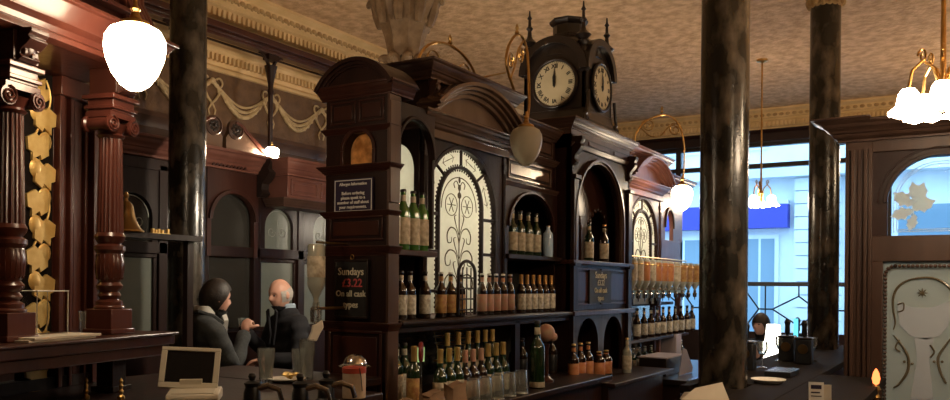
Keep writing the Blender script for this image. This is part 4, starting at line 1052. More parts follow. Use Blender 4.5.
obj('foot_rail', MB().box(x0, .72, .27, .33, 1.152, 1.20), 'mahog_dark', ls)
obj('end_post', MB().box(.45, .53, -.04, .04, 1.152, 1.29).box(.435, .545, -.055, .055, 1.152, 1.175), 'mahog_dark', ls, bevel=.003)
# things on its shelf
def place_local(o, x, y, z): w = L2W(x, y); o.location = (w[0], w[1], z)
w = LL(42, 340, .02); wx = L2W(w[0], .02)
t = thing('clear_display_box', 'open clear plastic box standing on the shelf of the carved screen', 'box', (wx[0], wx[1], 1.389), rz=PH, local=True)
c = MB().box(-.075,.075,-.05,-.046,0,.175).box(-.075,.075,.046,.05,0,.175).box(-.075,-.071,-.046,.046,0,.175).box(.071,.075,-.046,.046,0,.175).box(-.071,.071,-.046,.046,0,.004)
obj('walls', c, 'clear', t)
c = MB()
for sx_ in (-1, 1):
    for sy_ in (-1, 1): c.tube([(sx_*.074, sy_*.048, 0), (sx_*.074, sy_*.048, .176)], .002, 4)
c.tube([(-.075,-.05,.175),(.075,-.05,.175),(.075,.05,.175),(-.075,.05,.175)], .0022, 4, True)
obj('polished_edge', c, 'white', t)
wa = LL(22, 343, -.13); wb = LL(97, 339, -.10)
pa = L2W((wa[0]+wb[0])/2, -.015)
t = thing('paper_sheet', 'cream paper sheets lying on the shelf of the carved screen', 'paper', (pa[0], pa[1], 1.3885), rz=PH, local=True)
obj('top_sheet', MB().box(-.15,.17,-.125,.03,.008,.016), 'paper', t); obj('under_sheet', MB().box(-.165,.155,-.115,.04,0,.0075), 'paper', t)
t = t
w = L2W(LL(86, 330, .10)[0], .10)
c = MB().lathe([(0,.006),(.018,.006),(.022,.0),(.024,.003),(.030,.09),(.028,.09),(.021,.012),(0,.012)], (w[0], w[1], 1.389), 16)
tag(obj('tumbler', c, 'tumbler'), 'small empty glass on the carved screen shelf left of its second column', 'glass')
for i, px in enumerate((86, 121)):
    q = atD(px, 390, 3.15)
    c = MB().lathe([(.014,0),(.014,.01),(.006,.018),(.011,.03),(.006,.038),(.009,.052),(.004,.06),(.008,.07),(.002,.08),(0,.082)], (q.x, q.y, 1.15), 14)
    tag(obj('brass_glint', c, 'brass'), ('left' if i == 0 else 'right')+' one of two small brass glint shapes on the counter below the shelf', 'ornament', 'brass glints under the shelf')  # brass shapes that stand in for glints on the counter

# ================================================================== SNUG SCREEN behind, plane Y = 4.9
YS = 4.90
sn = thing('snug_screen', 'dark mahogany snug screen with curled broken pediment, arched mirrors and frosted panels', 'screen', (4.2, YS, 0))
def X_(px, py=200): return onY(px, py, YS).x
c = MB()
xa = [2.2, 2.75, 3.30, X_(162), X_(204), X_(256), X_(300), X_(330)+.25]
c.box(2.2, xa[-1], YS, YS+.06, 0, 1.22)
for k, X in enumerate(xa): c.box(X-.035, X+.035, YS-.02, YS+.06, 1.22, 2.42)
c.box(2.2, xa[-1], YS-.02, YS+.06, 1.80, 1.88).box(2.2, xa[-1], YS-.02, YS+.06, 2.38, 2.46)
obj('framework', c, 'mahog_dark', sn, bevel=.004)
for i in range(len(xa)-1):
    a, b = xa[i]+.035, xa[i+1]-.035; cx = (a+b)/2
    if i == 4:      # tall arched mirror under the pediment
        obj('arched_mirror', MB().box(a, b, YS+.03, YS+.036, 1.25, 2.38), 'dark_mirror', sn)
        obj('arch_panel', MB().archpanel(a-.03, b+.03, 1.80, 2.46, cx, (b-a)/2-.01, 2.08, YS-.03, YS+.01, k=.95).ring(cx, 2.08, (b-a)/2-.01, (b-a)/2+.02, 0, PI, YS-.05, YS-.03, 'Y', 22, .96), 'mahog', sn, bevel=.002)
        continue
    r = min((b-a)/2-.03, .16)
    g = obj('arched_light', MB().box(a, b, YS+.02, YS+.026, 1.88, 2.38), 'frosted_dim' if i > 4 else 'dark_mirror', sn)
    obj('arch_panel', MB().archpanel(a, b, 1.88, 2.38, cx, r, 2.05, YS-.01, YS+.02), 'mahog_dark', sn)
    d = MB(); d.ring(cx, 2.05, r-.02, r-.014, 0, PI, YS+.012, YS+.016, 'Y', 18)
    for sg in (-1, 1): d.tube([(cx+sg*u, YS+.016, 2.02+v) for u, v in spiral((r*.4, 0), r*.3, .01, 1.2, PI, 14)], .003, 4)
    d.tube([(cx, YS+.016, 1.9), (cx, YS+.016, 2.14)], .003, 4)
    obj('etched_pattern', d, 'etch_dim', g)
    fz = obj('frosted_panel', MB().box(a, b, YS+.02, YS+.026, 1.22, 1.80), 'frosted_dim', sn)
    obj('panel_bead', MB().panel(a+.02, b-.02, 1.24, 1.78, YS+.018, 'Y', .008, .008), 'mahog_dark', fz) if False else None
    c = MB()
    for (p, q, u, v) in ((a, b, 1.22, 1.25), (a, b, 1.77, 1.80), (a, a+.03, 1.25, 1.77), (b-.03, b, 1.25, 1.77)): c.box(p, q, YS, YS+.02, u, v)
    obj('panel_bead', c, 'mahog_dark', fz, bevel=.004)
c = MB().sweep(crown(2.60, .14, .12), [(2.2, YS-.03), (xa[-1], YS-.03)]).box(2.2, xa[-1], YS-.03, YS+.06, 2.46, 2.60)
obj('entablature', c, 'mahog_rose_lit', sn, bevel=.003)
c = MB(); x = X_(206)
while x < X_(240): c.box(x, x+.018, YS-.075, YS-.03, 2.475, 2.545); x += .034
obj('dentil_row', c, 'mahog', sn)
pc = (X_(205, 140)+X_(232, 140))/2+.0; top = 2.57       # swan-neck pediment
def swan(sg):
    up = [(1.0*0.50, .0), (.46, .03), (.38, .065), (.30, .12), (.22, .18), (.14, .235), (.09, .245)]
    pts = [(pc+sg*.02, top)]+[(pc+sg*.52, top)]+[(pc+sg*u, top+v) for u, v in up]+[(pc+sg*.02, top+.13)]
    return pts
pd = MB()
for sg in (-1, 1):
    pd.prism(swan(sg), 'Y', YS-.06, YS-.02)
po = obj('pediment', pd, 'mahog_lit', sn)
e = MB()
for sg in (-1, 1):
    e.tube([(pc+sg*u, YS-.07, top+v) for u, v in ((.52,.01),(.46,.045),(.38,.08),(.30,.135),(.22,.195),(.15,.245),(.10,.255))], .016, 6)
obj('pediment_edge', e, 'mahog_red', po)
for sg in (-1, 1):
    r_ = MB().lathe([(0,0),(.075,0),(.075,.025),(.062,.035),(.058,.02),(0,.02)], (0,0,0), 24).xf(Matrix.Translation((pc+sg*.105, YS-.05, top+.20)) @ Matrix.Rotation(PI/2, 4, 'X'))
    ro = obj('rosette', r_, 'mahog_brown', po)
    f = MB()
    for k in range(8): f.ball((pc+sg*.105+.034*math.cos(k*PI/4), YS-.075, top+.20+.034*math.sin(k*PI/4)), (.015, .008, .015), 7, 4)
    f.ball((pc+sg*.105, YS-.08, top+.20), (.015, .012, .015), 8, 5)
    obj('rosette_petals', f, 'ebony', ro)
# projecting canopy right of the pediment
X0, X1 = X_(262), X_(326)
cn = thing('wooden_canopy', 'red-brown projecting canopy with panelled front on the snug screen, behind the end pier', 'canopy', ((X0+X1)/2, YS-.2, 2.18))
obj('cornice', MB().sweep(crown(2.58, .13, .08), [(X0, YS-.03), (X0, YS-.28), (X1, YS-.28), (X1, YS-.03)]).box(X0, X1, YS-.28, YS-.03, 2.45, 2.57), 'mahog_rose_lit', cn, bevel=.003)
obj('front', MB().box(X0+.02, X1-.02, YS-.26, YS-.03, 2.28, 2.45).panel(X0+.05, (X0+X1)/2-.02, 2.30, 2.43, YS-.26, 'Y', .016, .014).panel((X0+X1)/2+.02, X1-.05, 2.30, 2.43, YS-.26, 'Y', .016, .014), 'mahog_rose_lit', cn, bevel=.003)
obj('lower_moulding', MB().sweep(crown(2.28, .07, .05), [(X0+.02, YS-.03), (X0+.02, YS-.22), (X1-.02, YS-.22), (X1-.02, YS-.03)]).box(X0+.02, X1-.02, YS-.22, YS-.03, 2.21, 2.28), 'mahog_brown', cn, bevel=.003)
for X in (X0+.0,):
    c = MB(); console(c, X-.09, X-.01, YS-.04, 2.58, .30, .14); obj('console', c, 'ebony', cn)
# bell shaped brass lamp shade and plaque in front of the dark glazing
q = atD(126, 232, 4.3)
t = thing('brass_bell', 'brass bell with flared rim standing behind the second carved column', 'bell', (q.x, q.y, q.z))
obj('bell_body', MB().lathe([(.085,0),(.088,.006),(.070,.025),(.052,.06),(.042,.10),(.034,.14),(.018,.16),(.0,.165)], tuple(q), 24), 'bronze', t)
obj('rim', MB().tube([(q.x+.085*math.cos(a), q.y+.085*math.sin(a), q.z+.004) for a in [2*PI*i/24 for i in range(24)]], .006, 6, True), 'brass', t)
obj('handle', MB().lathe([(.012,.16),(.008,.175),(.014,.19),(.006,.21),(0,.212)], tuple(q), 10), 'brass', t)
sh = MB().box(q.x-.35, q.x+.45, q.y-.06, q.y+.08, q.z-.03, q.z)
for xx in (q.x-.3, q.x+.4): sh.box(xx-.02, xx+.02, q.y-.02, q.y+.02, 0, q.z-.03)
tag(obj('ledge', sh, 'mahog_dark'), 'narrow dark ledge on two posts carrying the brass bell', 'shelf')
c = MB()
c.box(q.x+.145, q.x+.262, q.y-.022, q.y+.002, q.z, q.z+.006)
for k, (u, hgt) in enumerate(((0,.028),(.018,.022),(.036,.028),(.06,.024),(.095,.03))): c.box(q.x+.15+u, q.x+.15+u+.011, q.y-.02, q.y+.0, q.z, q.z+hgt)
tag(obj('gilt_ornament', c, 'gold'), 'little row of gilt pegs beside the brass bell', 'ornament')

# ================================================================== FRONT COUNTER (left) and what stands on it
lc = thing('bar_counter', 'dark wooden bar counter between the carved screen and the end pier', 'counter', (2.2, 2.6, 0))
obj('top', MB().box(.4, 2.72, 2.10, 3.45, 1.11, 1.15).box(2.72, 3.17, 2.46, 3.45, 1.11, 1.15), 'mahog_dark', lc, bevel=.008)
obj('front', MB().box(.45, 2.66, 2.18, 3.38, 0, 1.11).box(2.66, 3.12, 2.52, 3.38, 0, 1.11), 'mahog_dark', lc)
CT = 1.15
# till / small terminal
q = onY(192, 392, 2.62)
fwd = math.atan2(-(2.62)+0, 0-q.x)
face = math.atan2(0-2.62, 0-q.x)+PI/2-.12        # local -Y looks at the camera
q = atD(193, 394, 3.15)
t = thing('till_terminal', 'cream till terminal with tilted black screen on the bar counter', 'till', (q.x, q.y, CT), rz=face, local=True); t.scale = (.76, .76, .76)
c = MB().prism([(-.12,0),(.10,0),(.11,.02),(.11,.045),(.06,.058),(-.115,.04),(-.125,.02)], 'X', -.115, .135)
obj('base', c, 'white_pvc', t, bevel=.006)
obj('keyboard', MB().prism([(-.105,.042),(.02,.052),(.02,.055),(-.105,.046)], 'X', -.09, .11), 'white_pvc', t, bevel=.002)
smx = Matrix.Translation((-.03, .035, .052)) @ Matrix.Rotation(math.radians(-20), 4, 'X') @ Matrix.Rotation(math.radians(3), 4, 'Y')
c = MB()
for (a, b, u, v) in ((-.145,.145,0,.030),(-.145,.145,.195,.215),(-.145,-.117,.030,.195),(.117,.145,.030,.195)): c.box(a, b, -.012, .016, u, v)
c.box(-.14, .14, .012, .03, .006, .21)
obj('screen_housing', c.xf(smx), 'white_pvc', t, bevel=.003)
obj('screen', MB().box(-.117,.117,-.004,.012,.030,.195).xf(smx), 'screen_black', t)
obj('hinge', MB().box(-.07,.04,.03,.07,.03,.10), 'white_pvc', t, bevel=.003)
# pint glasses
def pint(px, D, label, h=.155, r=.042):
    q = atD(px, 375, D)
    t = thing('pint_glass', label, 'glass', (q.x, q.y, CT))
    c = MB().lathe([(0,0),(r*.68,0),(r*.72,.006),(r*.80,h*.55),(r*.95,h*.72),(r*.93,h),(r*.88,h),(r*.88,h*.72),(r*.74,h*.55),(r*.64,.014),(0,.014)], (q.x, q.y, CT), 20)
    obj('glass_body', c, 'tumbler', t)
    obj('printed_mark', MB().lathe([(r*.80,h*.30),(r*.815,h*.32),(r*.85,h*.50),(r*.845,h*.52)], (q.x, q.y, CT), 20), 'white', t) if False else None
    return t
pint(266, 3.72, 'empty pint glass on the counter in front of the two men')
pint(307, 3.85, 'taller empty pint glass near the end pier on the counter', .19, .040)
pint(298, 4.02, 'empty glass half hidden behind the taller pint glass', .13, .036)
q = atD(287, 376, 3.75)
t = thing('snack_plate', 'small plate of silver foil wrapped sweets on the counter beside the pint glass', 'plate', (q.x, q.y, CT))
obj('dish', MB().lathe([(0,.0),(.05,.0),(.085,.015),(.085,.018),(.05,.006),(0,.006)], (q.x, q.y, CT), 24), 'white_pvc', t)
c = MB()
for k in range(14):
    a, rr = random.uniform(0, 6.28), random.uniform(0, .05); c.ball((q.x+rr*math.cos(a), q.y+rr*math.sin(a), CT+.02+random.uniform(0, .02)), (random.uniform(.01,.02), random.uniform(.01,.02), .009), 6, 4)
o = obj('wrapped_sweets', c, 'foil_gold', t); o['kind'] = 'stuff'
# black beer taps with chrome spouts
for i, (px, D) in enumerate(((252, 3.0), (300, 3.0), (326, 3.1))):
    q = atD(px, 398, D)
    t = thing('beer_tap', ['beer tap with curved chrome spout in front of the pint glass', 'black beer tap below the sweets plate', 'black beer tap nearest the end pier'][i], 'tap', (q.x, q.y, CT))
    obj('tap_body', MB().lathe([(.045,0),(.045,.01),(.032,.02),(.030,.05),(.024,.07),(.03,.085),(.012,.095)], (q.x, q.y, CT), 18), 'black', t)
    obj('spout', MB().tube([(q.x, q.y, CT+.06), (q.x+.03, q.y-.05, CT+.075), (q.x+.05, q.y-.085, CT+.06), (q.x+.055, q.y-.095, CT+.02)], [.012,.011,.010,.009], 8), 'steel', t)
    obj('tap_handle', MB().lathe([(.008,0),(.012,.01),(.015,.02),(.010,.03),(0,.032)], (q.x, q.y, CT+.09), 12), 'black', t)
# collecting tin with domed lid hat
q = atD(354, 398, 3.25)
tz = CT
t = thing('collecting_tin', 'cream tin with red rim in front of the end pier', 'tin', (q.x, q.y, tz))
obj('tin_body', MB().lathe([(.045,0),(.046,.004),(.046,.105),(.045,.108)], (q.x, q.y, tz), 24), 'tin_cream', t)
obj('red_rim', MB().lathe([(.0465,.098),(.048,.10),(.048,.118),(.044,.122),(0,.124)], (q.x, q.y, tz), 24), 'tin_red', t)
obj('cord', MB().tube([(q.x, q.y-.03, tz+.122), (q.x-.02, q.y-.042, tz+.12), (q.x-.018, q.y-.049, tz+.09), (q.x-.01, q.y-.05, tz+.03)], .0022, 5), 'black', t)
q2 = atD(355, 366, 3.62)
t = thing('domed_cloche', 'shiny dark domed cover with wide brim behind the cream tin', 'cover', (q2.x, q2.y, CT))
obj('stand', MB().lathe([(.045,0),(.045,.01),(.012,.02),(.012,.075),(.04,.085)], (q2.x, q2.y, CT), 16), 'bronze', t)
obj('dome', MB().lathe([(.07,.085),(.072,.088),(.066,.092),(.052,.10),(.046,.118),(.030,.134),(.012,.142),(0,.143)], (q2.x, q2.y, CT), 28), 'steel', t)
# upside-down optic bottle with cream cloth left of the pier
q = atD(316, 300, 3.95)
t = thing('wall_optic', 'upside-down spirit bottle and measure on a bracket left of the end pier', 'bottle', (q.x, q.y, 1.36))
obj('bottle_body', MB().lathe([(.012,.13),(.013,.17),(.022,.19),(.040,.225),(.042,.24),(.042,.42),(.036,.43),(.0,.432)], (q.x, q.y, 1.36), 20), 'clear_bottle', t)
obj('paper_label', MB().lathe([(.0425,.27),(.0435,.272),(.0435,.37),(.0425,.372)], (q.x, q.y, 1.36), 20), 'lab_cream', t)
obj('measure', MB().lathe([(.006,.02),(.008,.05),(.026,.055),(.028,.12),(.016,.13),(.016,.15)], (q.x, q.y, 1.36), 16), 'tumbler', t)
obj('bracket', MB().tube([(q.x, q.y, 1.48), (q.x+.05, q.y-.0, 1.48), (3.20, q.y, 1.48)], .008, 6).tube([(q.x, q.y, 1.80), (3.20, q.y+.0, 1.80)], .006, 6), 'brass', t)
q = atD(314, 320, 3.85)
c = MB().prism([(-.03,.0),(.012,-.005),(.028,.03),(.045,.06),(.038,.095),(.012,.075),(-.006,.07),(-.012,.04)], 'Y', -.012, .012).xf(Matrix.Translation((q.x, q.y, 1.335)) @ Matrix.Rotation(-.6, 4, 'Z'))
o = obj('cream_paddle', c, 'paper', bevel=.004); tag(o, 'cream paper tag hanging under the upside-down bottle left of the pier', 'tag')

# red round badge on stem, brown paper bags and glasses on the near back counter
q = onY(421, 352, 2.25)
t = thing('pump_badge', 'round dull red badge on a thin stem below the middle shelf', 'badge', (q.x, 2.25, .99))
obj('stem', MB().lathe([(.03,0),(.03,.008),(.006,.015),(.006,q.z-.99)], (q.x, 2.25, .99), 12), 'steel', t)
obj('badge', MB().lathe([(0,-.008),(.046,-.008),(.05,0),(.046,.008),(0,.008)], (0,0,0), 24).xf(Matrix.Translation((q.x, 2.25, q.z)) @ Matrix.Rotation(.5, 4, 'Z') @ Matrix.Rotation(PI/2, 4, 'X')), 'red_paint', t)
q = onY(405, 355, 2.56)
o = obj('green_lit_label', MB().box(q.x-.028, q.x+.028, 2.455, 2.46, q.z-.03, q.z+.045), emis('green lit label', (.55, .8, .30), .7));  # emission stands in for light falling on the label
tag(o, 'tiny pale green label, its lit look put in as glow, beside the pier', 'label')
def bag(px, w, h, label, y=2.18, tilt=0.):
    q = onY(px, 395, y); n = 10; mb = MB(); vs = []
    prof = [(1., 0), (1.03, .3), (.96, .6), (.9, .85), (1.0, 1.)]
    for s_, z in prof:
        for k in range(n):
            a = 2*PI*k/n; j = random.uniform(.9, 1.1)
            vs.append((q.x+w*.5*s_*j*math.copysign(abs(math.cos(a))**.6, math.cos(a)), y+w*.28*s_*j*math.copysign(abs(math.sin(a))**.6, math.sin(a)), .99+h*z*(1+.12*math.sin(a*3)*(z > .9))))
    fs = [(i*n+k, i*n+(k+1) % n, (i+1)*n+(k+1) % n, (i+1)*n+k) for i in range(len(prof)-1) for k in range(n)]+[tuple(range(n-1, -1, -1))]
    mb.add(vs, fs+[tuple((len(prof)-1)*n+k for k in range(n))])
    tag(obj('paper_bag', mb, 'kraft'), label, 'bag', 'brown paper bags under the middle shelf')
bag(402, .17, .085, 'crumpled brown paper bag nearest the end pier below the shelf')
bag(432, .15, .10, 'brown paper bag in the middle of three, below the shelf')
bag(455, .14, .12, 'brown paper bag beside the row of upturned glasses')
gp = bpy.data.objects.new('upturned_glass', None); COL.objects.link(gp); BASE[gp.name] = (0,0,0)
obj('glass_body', MB().lathe([(.038,0),(.036,0),(.030,.11),(.026,.13),(0,.132),(0,.138),(.030,.137),(.036,.10),(.040,0)], (0,0,0), 18), 'tumbler', gp)
obj('rim_band', MB().lathe([(.0395,.004),(.0405,.006),(.0405,.009),(.0395,.011)], (0,0,0), 18), 'foil_silver', gp)
pxs = [473, 485, 497, 509, 521]
for i, px in enumerate(pxs):
    q = onY(px, 392, 2.17); lab = nth(i, 5)+' of five upturned glasses on the back counter in front of the gold-foiled bottles'
    if i == 0: gp.location = (q.x, 2.17, .99); gp['label'] = lab; gp['category'] = 'glass'; gp['group'] = 'upturned glasses on the back counter'
    else: dup(gp, (q.x, 2.17, .99), lab, 'upturned glasses on the back counter')
# dark iron bottle caddy in front of the arched window, wire basket below
q = onY(466, 285, 2.47)
t = thing('iron_bottle_caddy', 'dark iron caddy with arched handle standing before the arched window', 'caddy', (q.x, 2.47, 1.42))
X = q.x+.0
obj('hoop', MB().tube([(X-.09, 2.465, 1.43), (X-.09, 2.465, 1.66)]+[(X-.09*math.cos(a), 2.465, 1.66+.075*math.sin(a)) for a in [PI*i/12 for i in range(13)]]+[(X+.09, 2.465, 1.66), (X+.09, 2.465, 1.43)], .010, 6), 'ebony', t)
c = MB()
for k in range(4): c.tube([(X-.09, 2.465, 1.46+k*.06), (X+.09, 2.465, 1.46+k*.06)], .005, 5)
for k in range(3): c.tube([(X-.045+k*.045, 2.465, 1.43), (X-.045+k*.045, 2.465, 1.70)], .004, 5)
obj('grille', c, 'ebony', t)
q = onY(463, 337, 2.60); X = q.x
t = thing('wire_basket', 'brass wire basket on the back tier just under the middle shelf', 'basket', (X, 2.66, 1.15))
c = MB()
for z, r in ((1.20, .11), (1.25, .125), (1.29, .135), (1.325, .14)): c.tube([(X+r*math.cos(a), 2.66+r*.9*math.sin(a), z) for a in [2*PI*i/28 for i in range(28)]], .0035, 5, True)
for k in range(10):
    a = 2*PI*k/10; c.tube([(X+.10*math.cos(a), 2.66+.09*math.sin(a), 1.16), (X+.14*math.cos(a), 2.66+.126*math.sin(a), 1.325)], .002, 4)
c.box(X-.1, X+.1, 2.58, 2.74, 1.145, 1.155)
obj('wires', c, 'brass', t)
obj('basket_foot', MB().box(X-.08, X+.08, 2.60, 2.72, .99, 1.145), 'mahog_dark', t)
# plaster bust-like pink ornament beside the big bottle
q = onY(546, 345, 2.32)
t = thing('pink_ornament', 'pinkish rounded ornament on a slim foot right of the oversized green bottle', 'ornament', (q.x, 2.32, .99))
obj('foot', MB().lathe([(.05,0),(.05,.015),(.018,.04),(.016,.20),(.026,.24)], (q.x, 2.32, .99), 16), 'mahog', t)
obj('head', MB().ball((q.x, 2.32, 1.30), (.062, .055, .058), 18, 10).ball((q.x+.03, 2.29, 1.275), (.04, .03, .03), 12, 8), 'lab_pink', t)
# things on the far counter
q = onY(662, 360, 2.35)
t = thing('cardboard_tray', 'low dark glass-fronted cake box on the far counter', 'box', (q.x, 2.3, .84))
obj('case', MB().box(q.x-.28, q.x+.24, 2.22, 2.46, .84, .99), 'ebony', t, bevel=.004)
obj('lid', MB().box(q.x-.29, q.x+.25, 2.21, 2.47, .99, 1.0), 'grey_card', t)
q = onY(665, 350, 2.50)
t = thing('card_machine', 'lilac grey boxy receipt printer on the far counter', 'printer', (q.x, 2.5, .84))
q = onY(671, 350, 2.50)
obj('printer_body', MB().prism([(0,0),(.2,0),(.2,.27),(.16,.30),(0,.30)], 'X', q.x-.02, q.x+.14).xf(Matrix.Translation((0, 2.44, .84))), 'grey_card', t, bevel=.01)
q = onY(688, 360, 2.10)
t = thing('menu_card', 'lilac grey card leaning beside the thickest column on the far counter', 'card', (q.x, 2.1, .845))
obj('card', MB().prism([(-.12,.0),(.26,.0),(.26,.04),(-.02,.22),(-.12,.24)], 'Y', 0, .006).xf(Matrix.Translation((q.x, 2.14, .845)) @ Matrix.Rotation(.15, 4, 'X')), 'grey_card', t)

# ================================================================== FRONT BAR (right) with columns rising through it
fb = thing('front_bar', 'dark front bar counter running past the thickest column towards the window', 'counter', (5.8, 1.05, 0))
obj('top', MB().box(3.5, 5.1, .42, .76, 1.06, 1.10).box(3.5, 7.75, .76, .975, 1.06, 1.10).box(4.108, 7.75, 1.225, 1.28, 1.06, 1.10).box(3.5, 4.108, .975, 1.05, 1.06, 1.10).box(4.362, 7.167, .975, 1.225, 1.06, 1.10).box(7.42, 7.75, .975, 1.225, 1.06, 1.10), 'bar_black', fb, bevel=.004)
obj('front', MB().box(3.6, 7.70, .82, .88, 0, 1.06).box(4.3, 7.70, 1.23, 1.26, 0, 1.06), 'mahog_dark', fb)
BT = 1.10
q = atD(704, 393, 3.62)
t = thing('cream_menu', 'cream menu board propped on the bar in front of the thickest column', 'menu', (q.x, q.y, BT), rz=-math.pi/2+AA*0+.45, local=True)
c = MB().prism([(-.10,0),(.11,0),(.085,.085),(-.035,.055)], 'Y', -.003, .003).xf(Matrix.Rotation(-.45, 4, 'X'))
obj('board', c, 'paper', t)
obj('back_board', MB().prism([(-.10,0),(.11,0),(.10,.04),(-.08,.03)], 'Y', .03, .036), 'paper', t)
def cam_rz(p): return math.atan2(-p.y, -p.x)+PI/2
q = atD(817, 399, 3.6)
t = thing('table_menu', 'white drinks menu with dark print standing on the bar below the far column', 'menu', (q.x, q.y, BT), rz=cam_rz(q)+.1, local=True); t.scale = (.62, .62, .75)
obj('card', MB().box(-.055,.045,-.004,.0,0,.115).xf(Matrix.Rotation(-.15, 4, 'X')), 'phone', t) if False else obj('card', MB().box(-.055,.045,-.004,.0,0,.115).xf(Matrix.Rotation(-.15, 4, 'X')), 'white', t)
obj('printed_lines', MB().box(-.04,.03,-.0052,-.004,.075,.098).box(-.04,.02,-.0052,-.004,.05,.058).box(-.04,.03,-.0052,-.004,.03,.036).xf(Matrix.Rotation(-.15, 4, 'X')), 'sign_navy', t)
obj('second_card', MB().box(.035,.10,.02,.024,0,.10).xf(Matrix.Rotation(.1, 4, 'Z')), 'paper', t)
q = atD(768, 398, 4.3)
t = thing('ash_tray', 'round white dish with dark trinkets on the bar right of the thickest column', 'dish', (q.x, q.y, BT))
obj('dish', MB().lathe([(0,0),(.06,0),(.09,.02),(.088,.022),(.058,.006),(0,.006)], (q.x, q.y, BT), 22), 'white', t)
t = thing('drip_tray', 'black drip tray with chrome grille on the bar behind the white dish', 'tray', (q.x+.5, q.y+.1, BT))
q = atD(782, 388, 4.7)
t.location = (q.x, q.y, BT); BASE[t.name] = tuple(t.location)
obj('tray', MB().box(q.x-.14, q.x+.14, q.y-.07, q.y+.07, BT, BT+.03), 'black', t, bevel=.004)
c = MB()
for k in range(7): c.box(q.x-.13, q.x+.13, q.y-.06+k*.019, q.y-.055+k*.019, BT+.03, BT+.034)
obj('grille', c, 'steel', t)
for i, (px, D) in enumerate(((746, 5.0), (787, 5.6), (797, 5.9), (804, 5.4))):
    q = atD(px, 380, D)
    t = thing('beer_engine', ['black hand pump just right of the thickest column', 'tall black hand pump in the middle of the bar', 'hand pump with the glowing cyan badge', 'black hand pump nearest the far column'][i], 'hand pump', (q.x, q.y, BT), 'hand pumps on the front bar')
    if i == 2 or True: del t['group']
    obj('pump_base', MB().box(q.x-.05, q.x+.05, q.y-.05, q.y+.05, BT, BT+.16).box(q.x-.055, q.x+.055, q.y-.055, q.y+.055, BT+.16, BT+.175), 'black', t, bevel=.008)
    obj('pump_handle', MB().lathe([(.010,.17),(.010,.18),(.018,.195),(.016,.24),(.021,.265),(.012,.285),(0,.29)], (q.x, q.y, BT), 14), 'black', t)
    if i == 2: obj('badge', MB().box(q.x-.07, q.x-.055, q.y-.014, q.y+.014, BT+.14, BT+.28), 'cyan_led', t, label='glowing cyan badge')
    else: obj('badge', MB().lathe([(0,-.003),(.032,-.003),(.032,.003),(0,.003)], (0,0,0), 16).xf(Matrix.Translation((q.x-.056, q.y, BT+.10)) @ Matrix.Rotation(PI/2, 4, 'Y')), 'bronze', t)
gp2 = bpy.data.objects.new('stemmed_glass', None); COL.objects.link(gp2); BASE[gp2.name] = (0,0,0)
obj('glass_body', MB().lathe([(0,0),(.032,0),(.032,.003),(.005,.01),(.004,.07),(.02,.085),(.034,.12),(.032,.165),(.030,.165),(.032,.12),(.018,.09),(0,.082)], (0,0,0), 16), 'tumbler', gp2)
for i, (px, D) in enumerate(((812, 5.6), (780, 5.6), (762, 5.1))):
    q = atD(px, 380, D); lab = ['stemmed glass on the bar next to the far column', 'stemmed glass on the bar below the white lampshade', 'stemmed glass on the bar in front of the dark-haired woman'][i]
    if i == 0: gp2.location = (q.x, q.y, BT); gp2['label'] = lab; gp2['category'] = 'glass'
    else: dup(gp2, (q.x, q.y, BT), lab)
# table by the window with a lit white lamp
q = atD(773, 352, 7.8)
tb = thing('window_table', 'small dark table by the window in front of the seated woman', 'table', (q.x, q.y, 0))
obj('table_top', MB().lathe([(.34,.72),(.35,.73),(.35,.75),(0,.75)], (q.x, q.y, 0), 28), 'mahog_dark', tb)
obj('pedestal', MB().lathe([(.22,0),(.22,.03),(.05,.06),(.035,.3),(.035,.70),(.1,.72)], (q.x, q.y, 0), 16), 'ebony', tb)
t = thing('table_lamp', 'lit white table lamp glowing beside the seated woman', 'lamp', (q.x, q.y, .75))
obj('lamp_base', MB().lathe([(.05,0),(.05,.015),(.012,.03),(.012,.19)], (q.x, q.y, .75), 16), 'brass', t)
obj('lamp_shade', MB().lathe([(.088,.17),(.078,.32),(.06,.50),(.0,.502)], (q.x, q.y, .75), 20), 'lampshade_white', t)
for i, px in enumerate((760, 785)):
    pass
# window bench and chair backs
t = thing('window_bench', 'dark high-backed bench below the leaded window', 'bench', (11.6, 2.3, 0))
obj('seat', MB().box(11.3, 11.85, 0.4, 4.4, .40, .47), 'mahog_dark', t, bevel=.01)
obj('backrest', MB().box(11.85, 11.95, 0.4, 4.4, 0, .98), 'mahog_dark', t, bevel=.01)
obj('base', MB().box(11.4, 11.85, 0.5, 4.3, 0, .40), 'mahog_dark', t)

# ================================================================== RIGHT ETCHED SCREEN, plane X = 5.2
XS = 5.2
es = thing('etched_glass_screen', 'brown wooden screen on the right with an arched leaf window over a tall etched panel', 'screen', (XS, -.1, 0))
def Y_(px, py=200): return onX(px, py, XS).y
y_l = Y_(845); y_p0 = Y_(872); yr = -1.35; gl = Y_(883, 262)
c = MB().box(XS, XS+.07, y_p0, y_l, 0, 2.45)
W2 = y_p0-.03
a_c = .12; a_r = .345       # arched upper light
for (ya, yb_) in ((-.12, y_p0), (yr+.12, -.24)): c.box(XS, XS+.07, ya, yb_, 1.755, 1.90).box(XS, XS+.07, ya, yb_, 2.38, 2.45)
c.box(XS, XS+.07, gl, y_p0, 0, 1.755).box(XS, XS+.07, -.24, -.12, 0, 2.45).box(XS, XS+.07, yr+.12, -.24, 0, .82).box(XS, XS+.07, -.12, gl, 0, .82)
c.box(XS, XS+.07, yr, yr+.12, 0, 2.45)
obj('framework', c, 'screen_wood', es, bevel=.004)
c = MB()
for k, (fx, d) in enumerate(((.08, .02), (.28, .035), (.52, .015), (.75, .03), (.92, .02))):
    yy = y_l-(y_l-y_p0)*fx; c.box(XS-d, XS, yy-.012, yy+.006, .1, 2.40)
